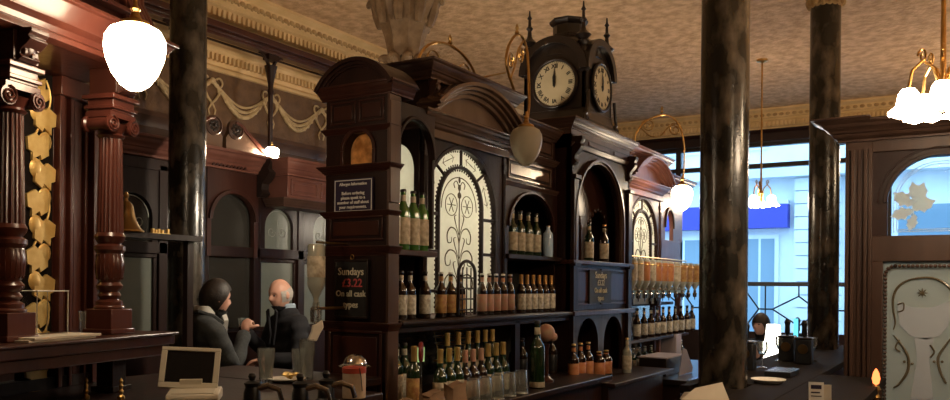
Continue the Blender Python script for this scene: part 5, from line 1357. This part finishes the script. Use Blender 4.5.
obj('reeding', c, 'screen_wood', es, bevel=.002)
c = MB().sweep(crown(2.565, .12, .11), [(XS+.07, y_l+.02), (XS, y_l+.02), (XS, yr)]).box(XS, XS+.07, yr, y_l+.02, 2.45, 2.56)
c.sweep(crown(2.575, .07, .14), [(XS+.07, y_l+.035), (XS, y_l+.035), (XS, y_p0+.0)])
obj('cornice', c, 'screen_wood', es, bevel=.003)
u0 = Y_(887, 228); uz = 1.90
ar = (u0-(-.10))/2; ac = (u0-.10)/2; 
ac = (u0+(-.10))/2
c = MB().archpanel(-.12, y_p0, 1.90, 2.38, ac, ar, 2.09, XS+.01, XS+.05, 'X', k=.95)
c.ring(ac, 2.09, ar, ar+.02, 0, PI, XS-.01, XS+.01, 'X', 26, .95).ring(ac, 2.09, ar+.045, ar+.055, 0, PI, XS, XS+.01, 'X', 26, .95)
obj('arch_panel', c, 'mahog_dark', es, bevel=.002)
ug = obj('upper_glass', MB().archfill(ac, ar+.005, 1.90, 2.09, XS+.028, XS+.033, 'X', k=.95), 'pane', es, label='clear arched glass')
d = MB()
for off in (.03, .045):
    d.ring(ac, 2.09, ar-off-.004, ar-off, 0, PI, XS+.022, XS+.027, 'X', 24, .95)
    for yy in (ac-ar+off, ac+ar-off-.004): d.box(XS+.022, XS+.027, yy, yy+.004, 1.90+off*.7, 2.09)
    d.box(XS+.022, XS+.027, ac-ar+off, ac+ar-off, 1.90+off*.7, 1.904+off*.7)
lx, lz = Y_(913, 205), onX(913, 205, XS).z
EK = 0
def eleaf(y, z, a, L_, W_):
    pts = [(0,0),(.15,.5),(.28,.42),(.42,.9),(.55,.62),(.72,.66),(.82,.3),(1,0),(.82,-.3),(.72,-.66),(.55,-.62),(.42,-.9),(.28,-.42),(.15,-.5)]
    global EK; EK += 1; d.prism([(y-((u*L_)*math.cos(a)-(v*W_)*math.sin(a)), z+(u*L_)*math.sin(a)+(v*W_)*math.cos(a)) for u, v in pts], 'X', XS+.0260-.0013*EK, XS+.0270-.0013*EK)
for (py, pz, a, L_, W_) in ((-.0, -.0, 2.5, .13, .05), (.0, -.01, 1.2, .15, .055), (.01, -.02, .35, .13, .05), (.0, -.03, 3.4, .12, .045), (-.01, -.05, 4.4, .10, .035), (-.02, .02, 1.8, .12, .04)):
    eleaf(lx+py, lz+pz, a, L_, W_)
d.tube([(XS+.024, lx, lz-.09), (XS+.024, lx, lz), (XS+.024, lx-.03, lz+.05)], .004, 5)
obj('etched_leaves', d, 'etch_white', ug, label='white acid-etched leaf spray')
# lower etched panel
gz = 1.74; gb = .84; g1 = -.12
obj('side_glass', MB().box(XS+.03, XS+.036, yr+.12, -.24, .82, 1.755).box(XS+.03, XS+.036, yr+.12, -.24, 1.90, 2.38).box(XS+.028, XS+.038, yr+.12, -.24, 1.755, 1.90), 'frosted', es)
lg = obj('lower_glass', MB().box(XS+.03, XS+.036, g1, gl, .82, 1.755), 'frosted', es, label='tall frosted panel')
bd_ = MB(); r0 = .05
def bead(y, z): bd_.ball((XS+.012, y, z), (.012, .011, .011), 7, 4)
z = gb
while z < gz-r0: bead(gl-.012, z); z += .022
for k in range(5): a = PI/2*k/4; bead(gl-.012-r0+r0*math.cos(a), gz-r0-.012+.012+r0*math.sin(a)-.012)
y = gl-.012-r0
while y > g1+.02: bead(y, gz-.012); y -= .022
obj('beaded_edge', bd_, 'screen_wood', lg)
d = MB(); yc_ = Y_(925, 330); 
def ecur(pts, r): d.tube([(XS+.024, yc_-u, v) for u, v in pts], r, 5)
D0 = 5.0
def ep(px, py): q = onX(px, py, XS); return (XS+.024, q.y, q.z)
def etube(pts, r): d.tube(sm([ep(*p) for p in pts]), smr([1.15*k for k in r]) if isinstance(r, list) else r, 5)
etube([(893, 330), (895, 322), (893, 310), (893, 298), (897, 288), (906, 281), (918, 278), (932, 278), (944, 283), (952, 292), (954, 305), (951, 318)], [.002,.004,.005,.006,.006,.005,.005,.006,.006,.006,.004,.002])
etube([(897, 305), (903, 303), (903, 310), (897, 312)], .004)
etube([(893, 335), (901, 345), (908, 358), (907, 372), (899, 384), (893, 388)], [.003,.005,.007,.007,.005,.003])
etube([(954, 335), (946, 345), (938, 358), (940, 372), (946, 384)], [.003,.005,.007,.007,.005])
etube([(899, 340), (895, 348), (900, 352)], .005); etube([(930, 345), (934, 352), (930, 358)], .005)
for k in range(8):
    a = PI*k/4; c0 = ep(922, 293); d.tube([c0, (c0[0], c0[1]+.028*math.cos(a), c0[2]+.028*math.sin(a))], [.005, .001], 4)
for (x_, y_) in ((904, 362), (908, 363), (912, 364), (934, 362), (938, 362), (942, 362)): q = ep(x_, y_); d.ball(q, (.003, .008, .008), 7, 4)
obj('etched_scrolls', d, 'etch_line', lg, label='clear-cut scrolls and star')
v = MB()
def vp(px, py): q = onX(px, py, XS); return (q.y, q.z)
v.prism([vp(*p) for p in ((897, 300), (905, 306), (918, 308), (930, 308), (945, 303), (951, 300), (949, 325), (940, 336), (926, 340), (910, 336), (899, 325))], 'X', XS+.026, XS+.029)
v.prism([vp(*p) for p in ((914, 338), (934, 338), (929, 360), (933, 400), (910, 400), (917, 360))], 'X', XS+.026, XS+.029)
obj('etched_vase', v, mat('grey etched glass', (.33, .38, .44), .5), lg, label='blue-grey etched vase shape')
# small candle lamp on a stand in front
q = atD(876, 396, 4.6)
t = thing('candle_lamp', 'small brass candle lamp with a glowing orange bulb before the etched screen', 'lamp', (q.x, q.y, BT-.0))
q = atD(876, 385, 4.2)
t.location = (q.x, q.y, .80); BASE[t.name] = tuple(t.location)
z0 = 1.6-(380-285)/820*4.2
obj('stand', MB().lathe([(.04,0),(.04,.012),(.012,.03),(.012,z0-.80-.08),(.022,z0-.80-.07),(.012,z0-.80-.05),(.024,z0-.80-.03),(.014,z0-.80-.01)], (q.x, q.y, .80), 14), 'brass', t)
obj('bulb', MB().lathe([(0,0),(.014,.01),(.020,.035),(.014,.065),(.004,.085),(0,.087)], (q.x, q.y, z0-.01), 12), 'flame', t)
c = MB().box(q.x-.15, q.x+.25, q.y-.2, q.y+.2, .76, .80).box(q.x-.03, q.x+.03, q.y-.03, q.y+.03, 0, .76)
tag(obj('side_table', c, 'mahog_dark', bevel=.005), 'small dark table holding the orange candle lamp', 'table')
# chandeliers
def chandelier(label, c, n, R, sr, m, drop_z, group=None, a0=0):
    t = thing('chandelier', label, 'lamp', tuple(c))
    st_ = MB().lathe([(.02,-.10),(.035,-.06),(.02,-.02),(.03,.03),(.012,.06),(.009,.5),(.009, ZC-c[2]-.04),(.06, ZC-c[2]-.02),(.06, ZC-c[2])], tuple(c), 14)
    obj('stem', st_, 'brass', t)
    for k in range(n):
        a = a0+2*PI*k/n; dx, dy = math.cos(a), math.sin(a)
        arm = MB().tube([(c[0]+dx*R*u, c[1]+dy*R*u, c[2]+v) for u, v in ((.05,0),(.3,.09),(.6,.12),(.9,.08),(1.,.0))], .007, 6)
        arm.tube([(c[0]+dx*R*(.6+.5*u*8), c[1]+dy*R*(.6+.5*u*8), c[2]+.14+v) for u, v in spiral((0,0), .035, .008, 1.2, 0, 14)], .005, 5)
        ao = obj('arm', arm, 'brass', t)
        sx, sy, sz = c[0]+dx*R, c[1]+dy*R, c[2]
        sh = MB(); seg = 24; prof = [(.35,.0),(.55,-.25),(.62,-.6),(.68,-.95),(.95,-1.35),(1.12,-1.5)]; vs = []
        for r_, z_ in prof:
            for j in range(seg):
                b = 2*PI*j/seg; w_ = 1+.10*math.cos(6*b)*max(0, (-z_-.8)/.7); vs.append((sx+sr*r_*w_*math.cos(b), sy+sr*r_*w_*math.sin(b), sz+sr*z_+(.10*sr*math.cos(6*b) if z_ < -1.3 else 0)))
        sh.add(vs, [(i*seg+j, i*seg+(j+1) % seg, (i+1)*seg+(j+1) % seg, (i+1)*seg+j) for i in range(5) for j in range(seg)]+[tuple(range(seg))])
        obj('tulip_shade', sh, m, ao)
    return t
q = atD(943, 88, 3.5)
chandelier('brass chandelier with lit tulip shades at the upper right edge', (q.x, q.y, q.z), 5, .135, .072, 'shade_lit', ZC, a0=1.9)
q = atD(761, 196, 9.0)
chandelier('distant chandelier with lit shades seen between the two right columns', (q.x, q.y, q.z), 3, .11, .075, 'shade_lit', ZC, a0=.5)
# ================================================================== PEOPLE
def skin_grow(nodes, edges, root, levels=2):
    names = list(nodes); me = bpy.data.meshes.new('figure')
    me.from_pydata([nodes[n][0] for n in names], [(names.index(a), names.index(b)) for a, b in edges], [])
    o = bpy.data.objects.new('figure', me); COL.objects.link(o)
    m = o.modifiers.new('skin', 'SKIN'); m.use_smooth_shade = True
    for i, n in enumerate(names):
        r = nodes[n][1]; r = r if isinstance(r, tuple) else (r, r)
        me.skin_vertices[0].data[i].radius = r; me.skin_vertices[0].data[i].use_root = (n == root)
    s = o.modifiers.new('sub', 'SUBSURF'); s.levels = levels; s.render_levels = levels
    dg = bpy.context.evaluated_depsgraph_get(); r = bpy.data.meshes.new_from_object(o.evaluated_get(dg))
    mb = MB().add([tuple(v.co) for v in r.vertices], [tuple(p.vertices) for p in r.polygons])
    bpy.data.objects.remove(o); bpy.data.meshes.remove(me); bpy.data.meshes.remove(r); return mb
def fuse(mb, size=.007, smooth=2):
    me = bpy.data.meshes.new('figure'); me.from_pydata(mb.v, [], mb.f); me.validate()
    o = bpy.data.objects.new('figure', me); COL.objects.link(o)
    m = o.modifiers.new('remesh', 'REMESH'); m.mode = 'VOXEL'; m.voxel_size = size
    s = o.modifiers.new('smooth', 'SMOOTH'); s.iterations = smooth; s.factor = .5
    dg = bpy.context.evaluated_depsgraph_get(); r = bpy.data.meshes.new_from_object(o.evaluated_get(dg))
    out = MB().add([tuple(v.co) for v in r.vertices], [tuple(p.vertices) for p in r.polygons])
    bpy.data.objects.remove(o); bpy.data.meshes.remove(me); bpy.data.meshes.remove(r); return out
def g(d2, s): return math.exp(-d2/(2*s*s))
def head_mesh(fem=False):
    """head centred on the origin facing +Y, about .235 tall"""
    mb = MB(); n, seg = 34, 44; vs = []
    for i in range(n+1):
        th = PI*i/n
        for k in range(seg):
            a = 2*PI*k/seg; x, y, z = math.sin(th)*math.cos(a), math.sin(th)*math.sin(a), math.cos(th)
            X, Y, Z = x*.074, y*.094, z*.118
            if z < 0: X *= 1-.26*(-z)**1.3; Y = Y*(1-.10*(-z)) + (.014*(-z) if y > 0 else .022*(-z))
            if y < 0 and z > -.3: Y *= 1.04
            if y > 0:
                Y += .020*g(X*X+(Z+.020)**2*1.0, .011)+.012*g(X*X+(Z+.002)**2, .009)          # nose
                Y -= .012*(g((X-.030)**2+(Z-.010)**2, .012)+g((X+.030)**2+(Z-.010)**2, .012))  # sockets
                Y += .006*g((Z-.034)**2, .010)*g(X*X, .035)                                    # brow
                Y += .006*g(X*X*.35+(Z+.052)**2, .007)-.004*g(X*X*.3+(Z+.0585)**2, .0025)      # lips
                Y += .009*g(X*X+(Z+.088)**2, .014)                                             # chin
            vs.append((X, Y, Z))
    mb.add(vs, [(i*seg+k, i*seg+(k+1) % seg, (i+1)*seg+(k+1) % seg, (i+1)*seg+k) for i in range(n) for k in range(seg)])
    for sg in (-1, 1):
        mb.ball((sg*.076, -.008, -.008), (.010, .018, .031), 12, 8)
    return mb
def hand_chain(wrist, palm_dir, curl_dir, side_dir, s=1., curl=.9):
    """palm plus five separate fingers; returns a mesh. palm_dir: along the hand; curl_dir: towards the palm side"""
    p, c, d = Vector(palm_dir).normalized(), Vector(curl_dir).normalized(), Vector(side_dir).normalized(); w = Vector(wrist)
    out = MB(); pm = w+p*.085*s
    out.join(skin_grow({'a': (w, (.024*s, .024*s)), 'b': (w+p*.035*s, (.030*s, .022*s)), 'c': (pm, (.034*s, .018*s))}, [('a','b'),('b','c')], 'a', 2))
    out.add(*(lambda m: (m.v, m.f))(MB().ball((0,0,0), 1., 12, 8).xf(Matrix.Translation(w+p*.055*s) @ Matrix((((d*.040*s).x, (c*.015*s).x, (p*.050*s).x, 0), ((d*.040*s).y, (c*.015*s).y, (p*.050*s).y, 0), ((d*.040*s).z, (c*.015*s).z, (p*.050*s).z, 0), (0,0,0,1)))))) 
    for k, (off, L_) in enumerate(((-.030, .062), (-.010, .076), (.010, .080), (.029, .070))):
        a = w+p*.075*s+d*off*s; pts = [a]; ang = .25
        for seg_, f in enumerate((.45, .32, .23)):
            ang += curl*(.55, .8, .6)[seg_]; dr = p*math.cos(ang)+c*math.sin(ang); pts.append(pts[-1]+dr*L_*f*s)
        out.join(skin_grow({str(i): (q, .0092*s-.0008*i*s) for i, q in enumerate(pts)}, [('0','1'),('1','2'),('2','3')], '0', 1))
    a = w+p*.03*s+d*.030*s; b = a+(p*.5+d*.75+c*.35).normalized()*.038*s; e = b+(p*.65+d*.1+c*.75).normalized()*.032*s; f_ = e+(p*.5-d*.3+c*.8).normalized()*.024*s
    out.join(skin_grow({'0': (a, .013*s), '1': (b, .0115*s), '2': (e, .0105*s), '3': (f_, .0088*s)}, [('0','1'),('1','2'),('2','3')], '0', 1))
    return out
def dress(mb, J, t, coat, trousers, neckz):
    me = bpy.data.meshes.new('figure'); me.from_pydata(mb.v, [], mb.f); bm = bmesh.new(); bm.from_mesh(me); bmesh.ops.recalc_face_normals(bm, faces=bm.faces); bm.normal_update()
    V = lambda k: Vector(J[k])
    def sd(p, a, b):
        ab = b-a; u = max(0, min(1, (p-a).dot(ab)/ab.length_squared)); return (p-(a+ab*u)).length
    top = [(V('pel')+Vector((0,0,.0)), V('waist'), .11), (V('waist'), V('chest'), .13), (V('chest'), V('neckb'), .10)]
    legs = []; hands = []; arms = []
    for s_ in 'LR':
        arms += [(V('sh'+s_), V('el'+s_), .05), (V('el'+s_), V('wr'+s_).lerp(V('el'+s_), .04), .036)]; top += [(V('chest'), V('sh'+s_), .06)]
        d = (V('wr'+s_)-V('el'+s_)).normalized(); hands += [(V('wr'+s_)+d*.02, V('wr'+s_)+d*.19, .04)]
        legs += [(V('hip'+s_), V('kn'+s_), .08), (V('kn'+s_), V('an'+s_), .05)]
    hd = [(V('neckb')+Vector((0,0,.08)), V('head'), .05)]; feet = [(V('an'+s_)-Vector((0,0,.03)), V('ft'+s_), .04) for s_ in 'LR']
    cls = []
    for v in bm.verts:
        p = v.co; best = min(((sd(p, a, b)-r, k) for k, L_ in ((0, top+arms), (1, legs), (2, hands), (3, hd), (4, feet)) for a, b, r in L_), key=lambda q: q[0])[1]
        if best in (0,) and p.z > neckz+.02: best = 3
        if best == 2 and min(sd(p, a, b)-r for a, b, r in arms) < -.03: best = 0
        cls.append(best)
    for nm, ok, m_, off in (('jacket', {0}, coat, .015), ('trousers', {1}, trousers, .009)):
        seed = {i for i, c in enumerate(cls) if c in ok}
        keep = {v.index for f in bm.faces if any(v.index in seed for v in f.verts) for v in f.verts}
        idx = {}; vs = []; 
        for v in bm.verts:
            if v.index in keep:
                idx[v.index] = len(vs); p = v.co; w = .0035*math.sin(p.z*70+p.x*23)+.0025*math.sin(p.z*31-p.y*47); vs.append(p+v.normal*(off+w))
        fs = [tuple(idx[v.index] for v in f.verts) for f in bm.faces if all(v.index in keep for v in f.verts)]
        g_ = MB().add(vs, fs)
        obj(nm, g_, m_, t)
    bm.free(); bpy.data.meshes.remove(me)
def person(label, loc, facing, J, coat, trousers, hair_fn, skin='skin', head_yaw=0., head_pitch=0., hands=None, extra=None, sc=1.):
    """J: joints in the figure's frame (x right, y forward, z up)"""
    rz = math.atan2(facing[1], facing[0])-PI/2
    t = thing('person', label, 'person', (loc[0], loc[1], loc[2] if len(loc) > 2 else 0), rz=rz, local=True); t.scale = (sc, sc, sc)
    V = lambda k: Vector(J[k])
    def body(dr=0., cut=False):
        n = {'pel': (V('pel'), (.135+dr, .105+dr)), 'waist': (V('waist'), (.125+dr, .095+dr)), 'chest': (V('chest'), (.155+dr, .115+dr)), 'neckb': (V('neckb'), (.075+dr, .070+dr))}
        e = [('pel','waist'),('waist','chest'),('chest','neckb')]
        for s_ in 'LR':
            n['sh'+s_] = (V('sh'+s_), .062+dr); n['el'+s_] = (V('el'+s_), .046+dr); n['wr'+s_] = (V('wr'+s_), .030+dr*.9)
            n['ua'+s_] = (V('sh'+s_).lerp(V('el'+s_), .45), .054+dr)
            e += [('chest','sh'+s_),('sh'+s_,'ua'+s_),('ua'+s_,'el'+s_),('el'+s_,'wr'+s_)]
        return n, e
    n, e = body()
    n['neck'] = (V('neck'), .055); e.append(('neckb','neck'))
    for s_ in 'LR':
        n['hip'+s_] = (V('hip'+s_), .09); n['kn'+s_] = (V('kn'+s_), .060); n['an'+s_] = (V('an'+s_), .040); n['ft'+s_] = (V('ft'+s_), (.045, .030))
        e += [('pel','hip'+s_),('hip'+s_,'kn'+s_),('kn'+s_,'an'+s_),('an'+s_,'ft'+s_)]
    mb = skin_grow(n, e, 'pel', 2)
    HM = Matrix.Translation(V('head')) @ Matrix.Rotation(head_yaw, 4, 'Z') @ Matrix.Rotation(head_pitch, 4, 'X')
    mb.join(head_mesh().xf(HM))
    for h in (hands or []): mb.join(hand_chain(*h))
    bmb = fuse(mb, .0065, 2); bo = obj('body', bmb, skin, t)
    neckz = V('neckb').z+.045
    if coat:
        dress(bmb, J, t, coat, trousers, neckz)
        sh_ = MB()
        for s_ in 'LR':
            f = V('ft'+s_); a = V('an'+s_); sh_.ball(((f.x+a.x)/2, (f.y+a.y)/2+.02, .035), (.05, .14, .035), 14, 8)
        obj('shoes', sh_, 'black', t)
    hr = hair_fn().xf(HM); obj('hair', hr, hair_fn.m, t)
    for sg in (-1, 1): obj('eye', MB().ball((sg*.030, .077, .008), (.011, .007, .006), 10, 6).xf(HM), 'black', t)
    if extra: extra(t, HM)
    return t
def cap_hair(front, down, thick=.010, rough=.004, fringe=False, lx=.076, sides=0.):
    mb = MB(); n, seg = 20, 40; vs = []; fs = []
    def lim(a):     # lowest height of the hair at azimuth a (front = +Y)
        f = max(0, math.sin(a)); return down+(front-down)*min(1, f*1.5)**.8
    for i in range(n+1):
        for k in range(seg):
            a = 2*PI*k/seg; zl = lim(a); th0 = math.acos(max(-1, min(1, zl/.118)));th = th0*i/n
            j = 1+random.uniform(-rough, rough)*5
            x, y, z = math.sin(th)*math.cos(a), math.sin(th)*math.sin(a), math.cos(th)
            wv = 1.0 if i < n else .93
            zz = z*(.118+thick*j)
            f = 1-.26*max(0, -z)**1.3
            vs.append((x*(.074+thick*j*wv)*f, y*(.097+thick*j*wv), zz))
    fs = [(i*seg+k, i*seg+(k+1) % seg, (i+1)*seg+(k+1) % seg, (i+1)*seg+k) for i in range(n) for k in range(seg)]
    inner = [(v[0]*.93, v[1]*.93, v[2]*.93) for v in vs]; o = len(vs)
    fs += [tuple(o+q for q in reversed(f_)) for f_ in list(fs)]
    for k in range(seg): a, b = n*seg+k, n*seg+(k+1) % seg; fs.append((a, b, o+b, o+a))
    mb.add(vs+inner, fs); return mb
R_v = Vector((sa, -ca, 0)); F_v = Vector((ca, sa, 0))
def stand(h=1.0, **k):
    J = dict(pel=(0,0,.95), waist=(0,.0,1.10), chest=(0,-.01,1.30), neckb=(0,-.02,1.45), neck=(0,.0,1.52), head=(0,.03,1.625),
             shL=(-.185,-.01,1.39), shR=(.185,-.01,1.39), elL=(-.24,.02,1.12), elR=(.24,.02,1.12), wrL=(-.20,.20,1.0), wrR=(.20,.20,1.0),
             hipL=(-.09,0,.88), hipR=(.09,0,.88), knL=(-.10,.03,.50), knR=(.10,.03,.50), anL=(-.10,0,.09), anR=(.10,0,.09), ftL=(-.10,.14,.04), ftR=(.10,.14,.04))
    J.update(k); return J
# --- bald man with a pint
def bald(): return cap_hair(.085, -.035, .004, .003)
def bald2():
    mb = MB(); n, seg = 6, 34; vs = []      # short ring of hair round the sides and back
    for i in range(n+1):
        for k in range(seg+1):
            a = PI*.86+PI*1.28*k/seg; top = .055-.03*abs(math.sin((a-PI*1.5))) if False else .030+.025*abs(math.sin(a))*(math.sin(a) < 0)
            z = top+(-.055-top)*i/n; th = math.acos(z/.118); f = 1-.26*max(0, -z/.118)**1.3
            o = .0055*math.sin(PI*min(1, .15+i/n*.85))+.001
            vs.append((math.sin(th)*math.cos(a)*(.074+o)*f, math.sin(th)*math.sin(a)*(.098+o), z))
    fs = [(i*(seg+1)+k, i*(seg+1)+k+1, (i+1)*(seg+1)+k+1, (i+1)*(seg+1)+k) for i in range(n) for k in range(seg)]
    mb.add(vs, fs); return mb
bald2.m = 'hair_grey'
q = atD(287, 300, 5.95)
fd = (-.75*R_v-.66*F_v)
Jb = stand(elR=(.27,.06,1.14), wrR=(.10,.27,1.315), elL=(-.27,.04,1.13), wrL=(-.12,.26,1.12), head=(0,.055,1.60), neck=(0,.01,1.51))
def bald_extra(t, HM):
    c = MB().lathe([(.062,1.475),(.064,1.50),(.060,1.525),(.054,1.53)], (0,-.005,0), 20)
    obj('shirt_collar', c, 'shirt_blue', t)
    lp_ = MB()
    for sg in (-1, 1): lp_.prism([(sg*.015,1.30),(sg*.055,1.49),(sg*.085,1.47),(sg*.075,1.40),(sg*.035,1.22)], 'Y', .118, .132)
    obj('lapels', lp_, 'coat_black', t)
bm_ = person('bald grey-haired man in a black jacket holding a pint, head turned down left', (q.x, q.y), (fd.x, fd.y), Jb, 'coat_black', 'coat_black', bald2, head_pitch=-.22, head_yaw=.15, sc=.95,
    hands=[(Jb['wrR'], (-.25,.45,.55), (-.75,.1,-.35), (.0,-.5,.7), .95, .75), (Jb['wrL'], (.75,.3,-.1), (0,.2,-1), (0,1,.1), .95, .5)], extra=bald_extra)
# his pint, held in the hand
Mx = bm_.matrix_world if False else Matrix.Translation((q.x, q.y, 0)) @ Matrix.Rotation(math.atan2(fd.y, fd.x)-PI/2, 4, 'Z')
gq = Mx @ (Vector((.022, .345, 1.30))*.95)
t = thing('beer_glass', 'part-drunk glass of dark beer in the bald man\'s hand', 'glass', tuple(gq))
obj('glass_body', MB().lathe([(0,0),(.026,0),(.036,.12),(.034,.12),(.025,.008),(0,.008)], tuple(gq), 18), 'tumbler', t)
obj('beer', MB().lathe([(0,.009),(.024,.009),(.030,.06),(0,.06)], tuple(gq), 18), 'beer', t)
# --- dark-haired man in the grey suit
def short(): return cap_hair(.060, -.075, .014, .012)
short.m = 'hair_brown'
q = atD(205, 300, 5.05)
fd2 = (.80*R_v+.60*F_v)
Js = stand(elR=(.25,.10,1.13), wrR=(.08,.24,1.36), elL=(-.25,.10,1.12), wrL=(-.10,.28,1.10), head=(0,.07,1.585), neck=(0,.02,1.50))
def suit_extra(t, HM):
    c = MB().lathe([(.068,1.455),(.073,1.49),(.065,1.53),(.057,1.535)], (0,-.005,0), 22)
    obj('shirt_collar', c, 'shirt', t)
    c = MB().tube([(-.06,-.06,1.50),(0,-.09,1.49),(.06,-.06,1.50),(.075,.03,1.47),(.05,.10,1.42)], .014, 6)
    obj('jacket_collar', c, 'suit_grey', t)
    c = MB().prism([(-.02,1.48),(.02,1.48),(.06,1.44),(.01,1.25),(-.01,1.25),(-.06,1.44)], 'Y', .105, .135)
    obj('shirt_front', c, 'shirt', t)
person('dark-haired man in a charcoal suit seen from behind, hand raised to his chin', (q.x, q.y), (fd2.x, fd2.y), Js, 'suit_grey', 'suit_grey', short, head_pitch=-.18, head_yaw=.1, sc=.95,
    hands=[(Js['wrR'], (-.35,.25,.7), (-.3,.4,-.5), (.5,.5,.1), 1., 1.0), (Js['wrL'], (.7,.35,-.1), (0,.2,-1), (0,1,.1), .95, .5)], extra=suit_extra)
# --- woman by the window, seated, facing left
def bob():
    m = cap_hair(.022, -.115, .014, .006)
    for sg in (-1, 1):
        m.ball((sg*.066, -.035, -.085), (.026, .05, .075), 12, 8)
    m.ball((0, -.075, -.08), (.065, .035, .08), 14, 8)
    return m
bob.m = 'hair_brown'
q = atD(763, 330, 8.8)
fd3 = (-.88*R_v-.47*F_v)
Jw = dict(pel=(0,0,.56), waist=(0,.01,.72), chest=(0,0,.90), neckb=(0,-.01,1.04), neck=(0,.01,1.09), head=(0,.03,1.20),
          shL=(-.165,-.01,.985), shR=(.165,-.01,.985), elL=(-.21,.05,.73), elR=(.21,.05,.73), wrL=(-.12,.27,.76), wrR=(.12,.27,.76),
          hipL=(-.09,.04,.53), hipR=(.09,.04,.53), knL=(-.10,.44,.53), knR=(.10,.44,.53), anL=(-.10,.45,.09), anR=(.10,.45,.09), ftL=(-.10,.58,.04), ftR=(.10,.58,.04))
def w_extra(t, HM):
    c = MB().prism([(-.07,.98),(.07,.98),(.05,.86),(0,.83),(-.05,.86)], 'Y', .10, .135)
    obj('neckline', c, 'skin_pale', t)
person('woman with a dark fringed bob and black top seated by the leaded window', (q.x, q.y), (fd3.x, fd3.y), Jw, 'coat_black', 'coat_black', bob, skin='skin_pale', head_yaw=.1,
    hands=[(Jw['wrL'], (.5,.8,-.1), (0,0,-1), (.8,-.5,0), .9, .5), (Jw['wrR'], (-.5,.8,-.1), (0,0,-1), (-.8,-.5,0), .9, .5)], extra=w_extra)
t = thing('stool', 'dark stool under the woman by the window', 'stool', (q.x, q.y, 0))
obj('seat', MB().lathe([(.17,.385),(.18,.40),(.18,.42),(0,.425)], (q.x, q.y, 0), 20), 'mahog_dark', t)
for k in range(4):
    a = PI/4+k*PI/2; obj('leg', MB().tube([(q.x+.11*math.cos(a), q.y+.11*math.sin(a), .41), (q.x+.16*math.cos(a), q.y+.16*math.sin(a), 0)], .016, 8), 'mahog_dark', t)

# ================================================================== LIGHT AND CAMERA
w = bpy.data.worlds.new('dusk sky'); S.world = w; w.use_nodes = True
nt = w.node_tree; bg = nt.nodes['Background']
bg.inputs[0].default_value = (.40, .70, 1.0, 1); bg.inputs[1].default_value = 3.8
cam = bpy.data.cameras.new('camera'); co = bpy.data.objects.new('camera', cam); COL.objects.link(co)
cam.sensor_width = 36; cam.lens = 36*F/950; cam.shift_y = (HY-200)/950; cam.clip_start = .05; cam.clip_end = 200
yaw = -math.atan2(ca, sa)
co.matrix_world = Matrix.Translation((0, 0, 1.6)) @ Matrix.Rotation(yaw, 4, 'Z') @ Matrix.Rotation(PI/2, 4, 'X') @ Matrix.Rotation(ROLL, 4, 'Z')
S.camera = co
S.view_settings.view_transform = 'Standard'; S.view_settings.look = 'None'; S.view_settings.gamma = 1; S.view_settings.use_curve_mapping = False
S.view_settings.exposure = 0.0
for o in bpy.data.objects:
    if 'label' in o.keys() and o.parent is None:
        n_ = len(o['label'].split())
        if n_ > 16 or n_ < 4: print('LABEL LENGTH', n_, o['label'])
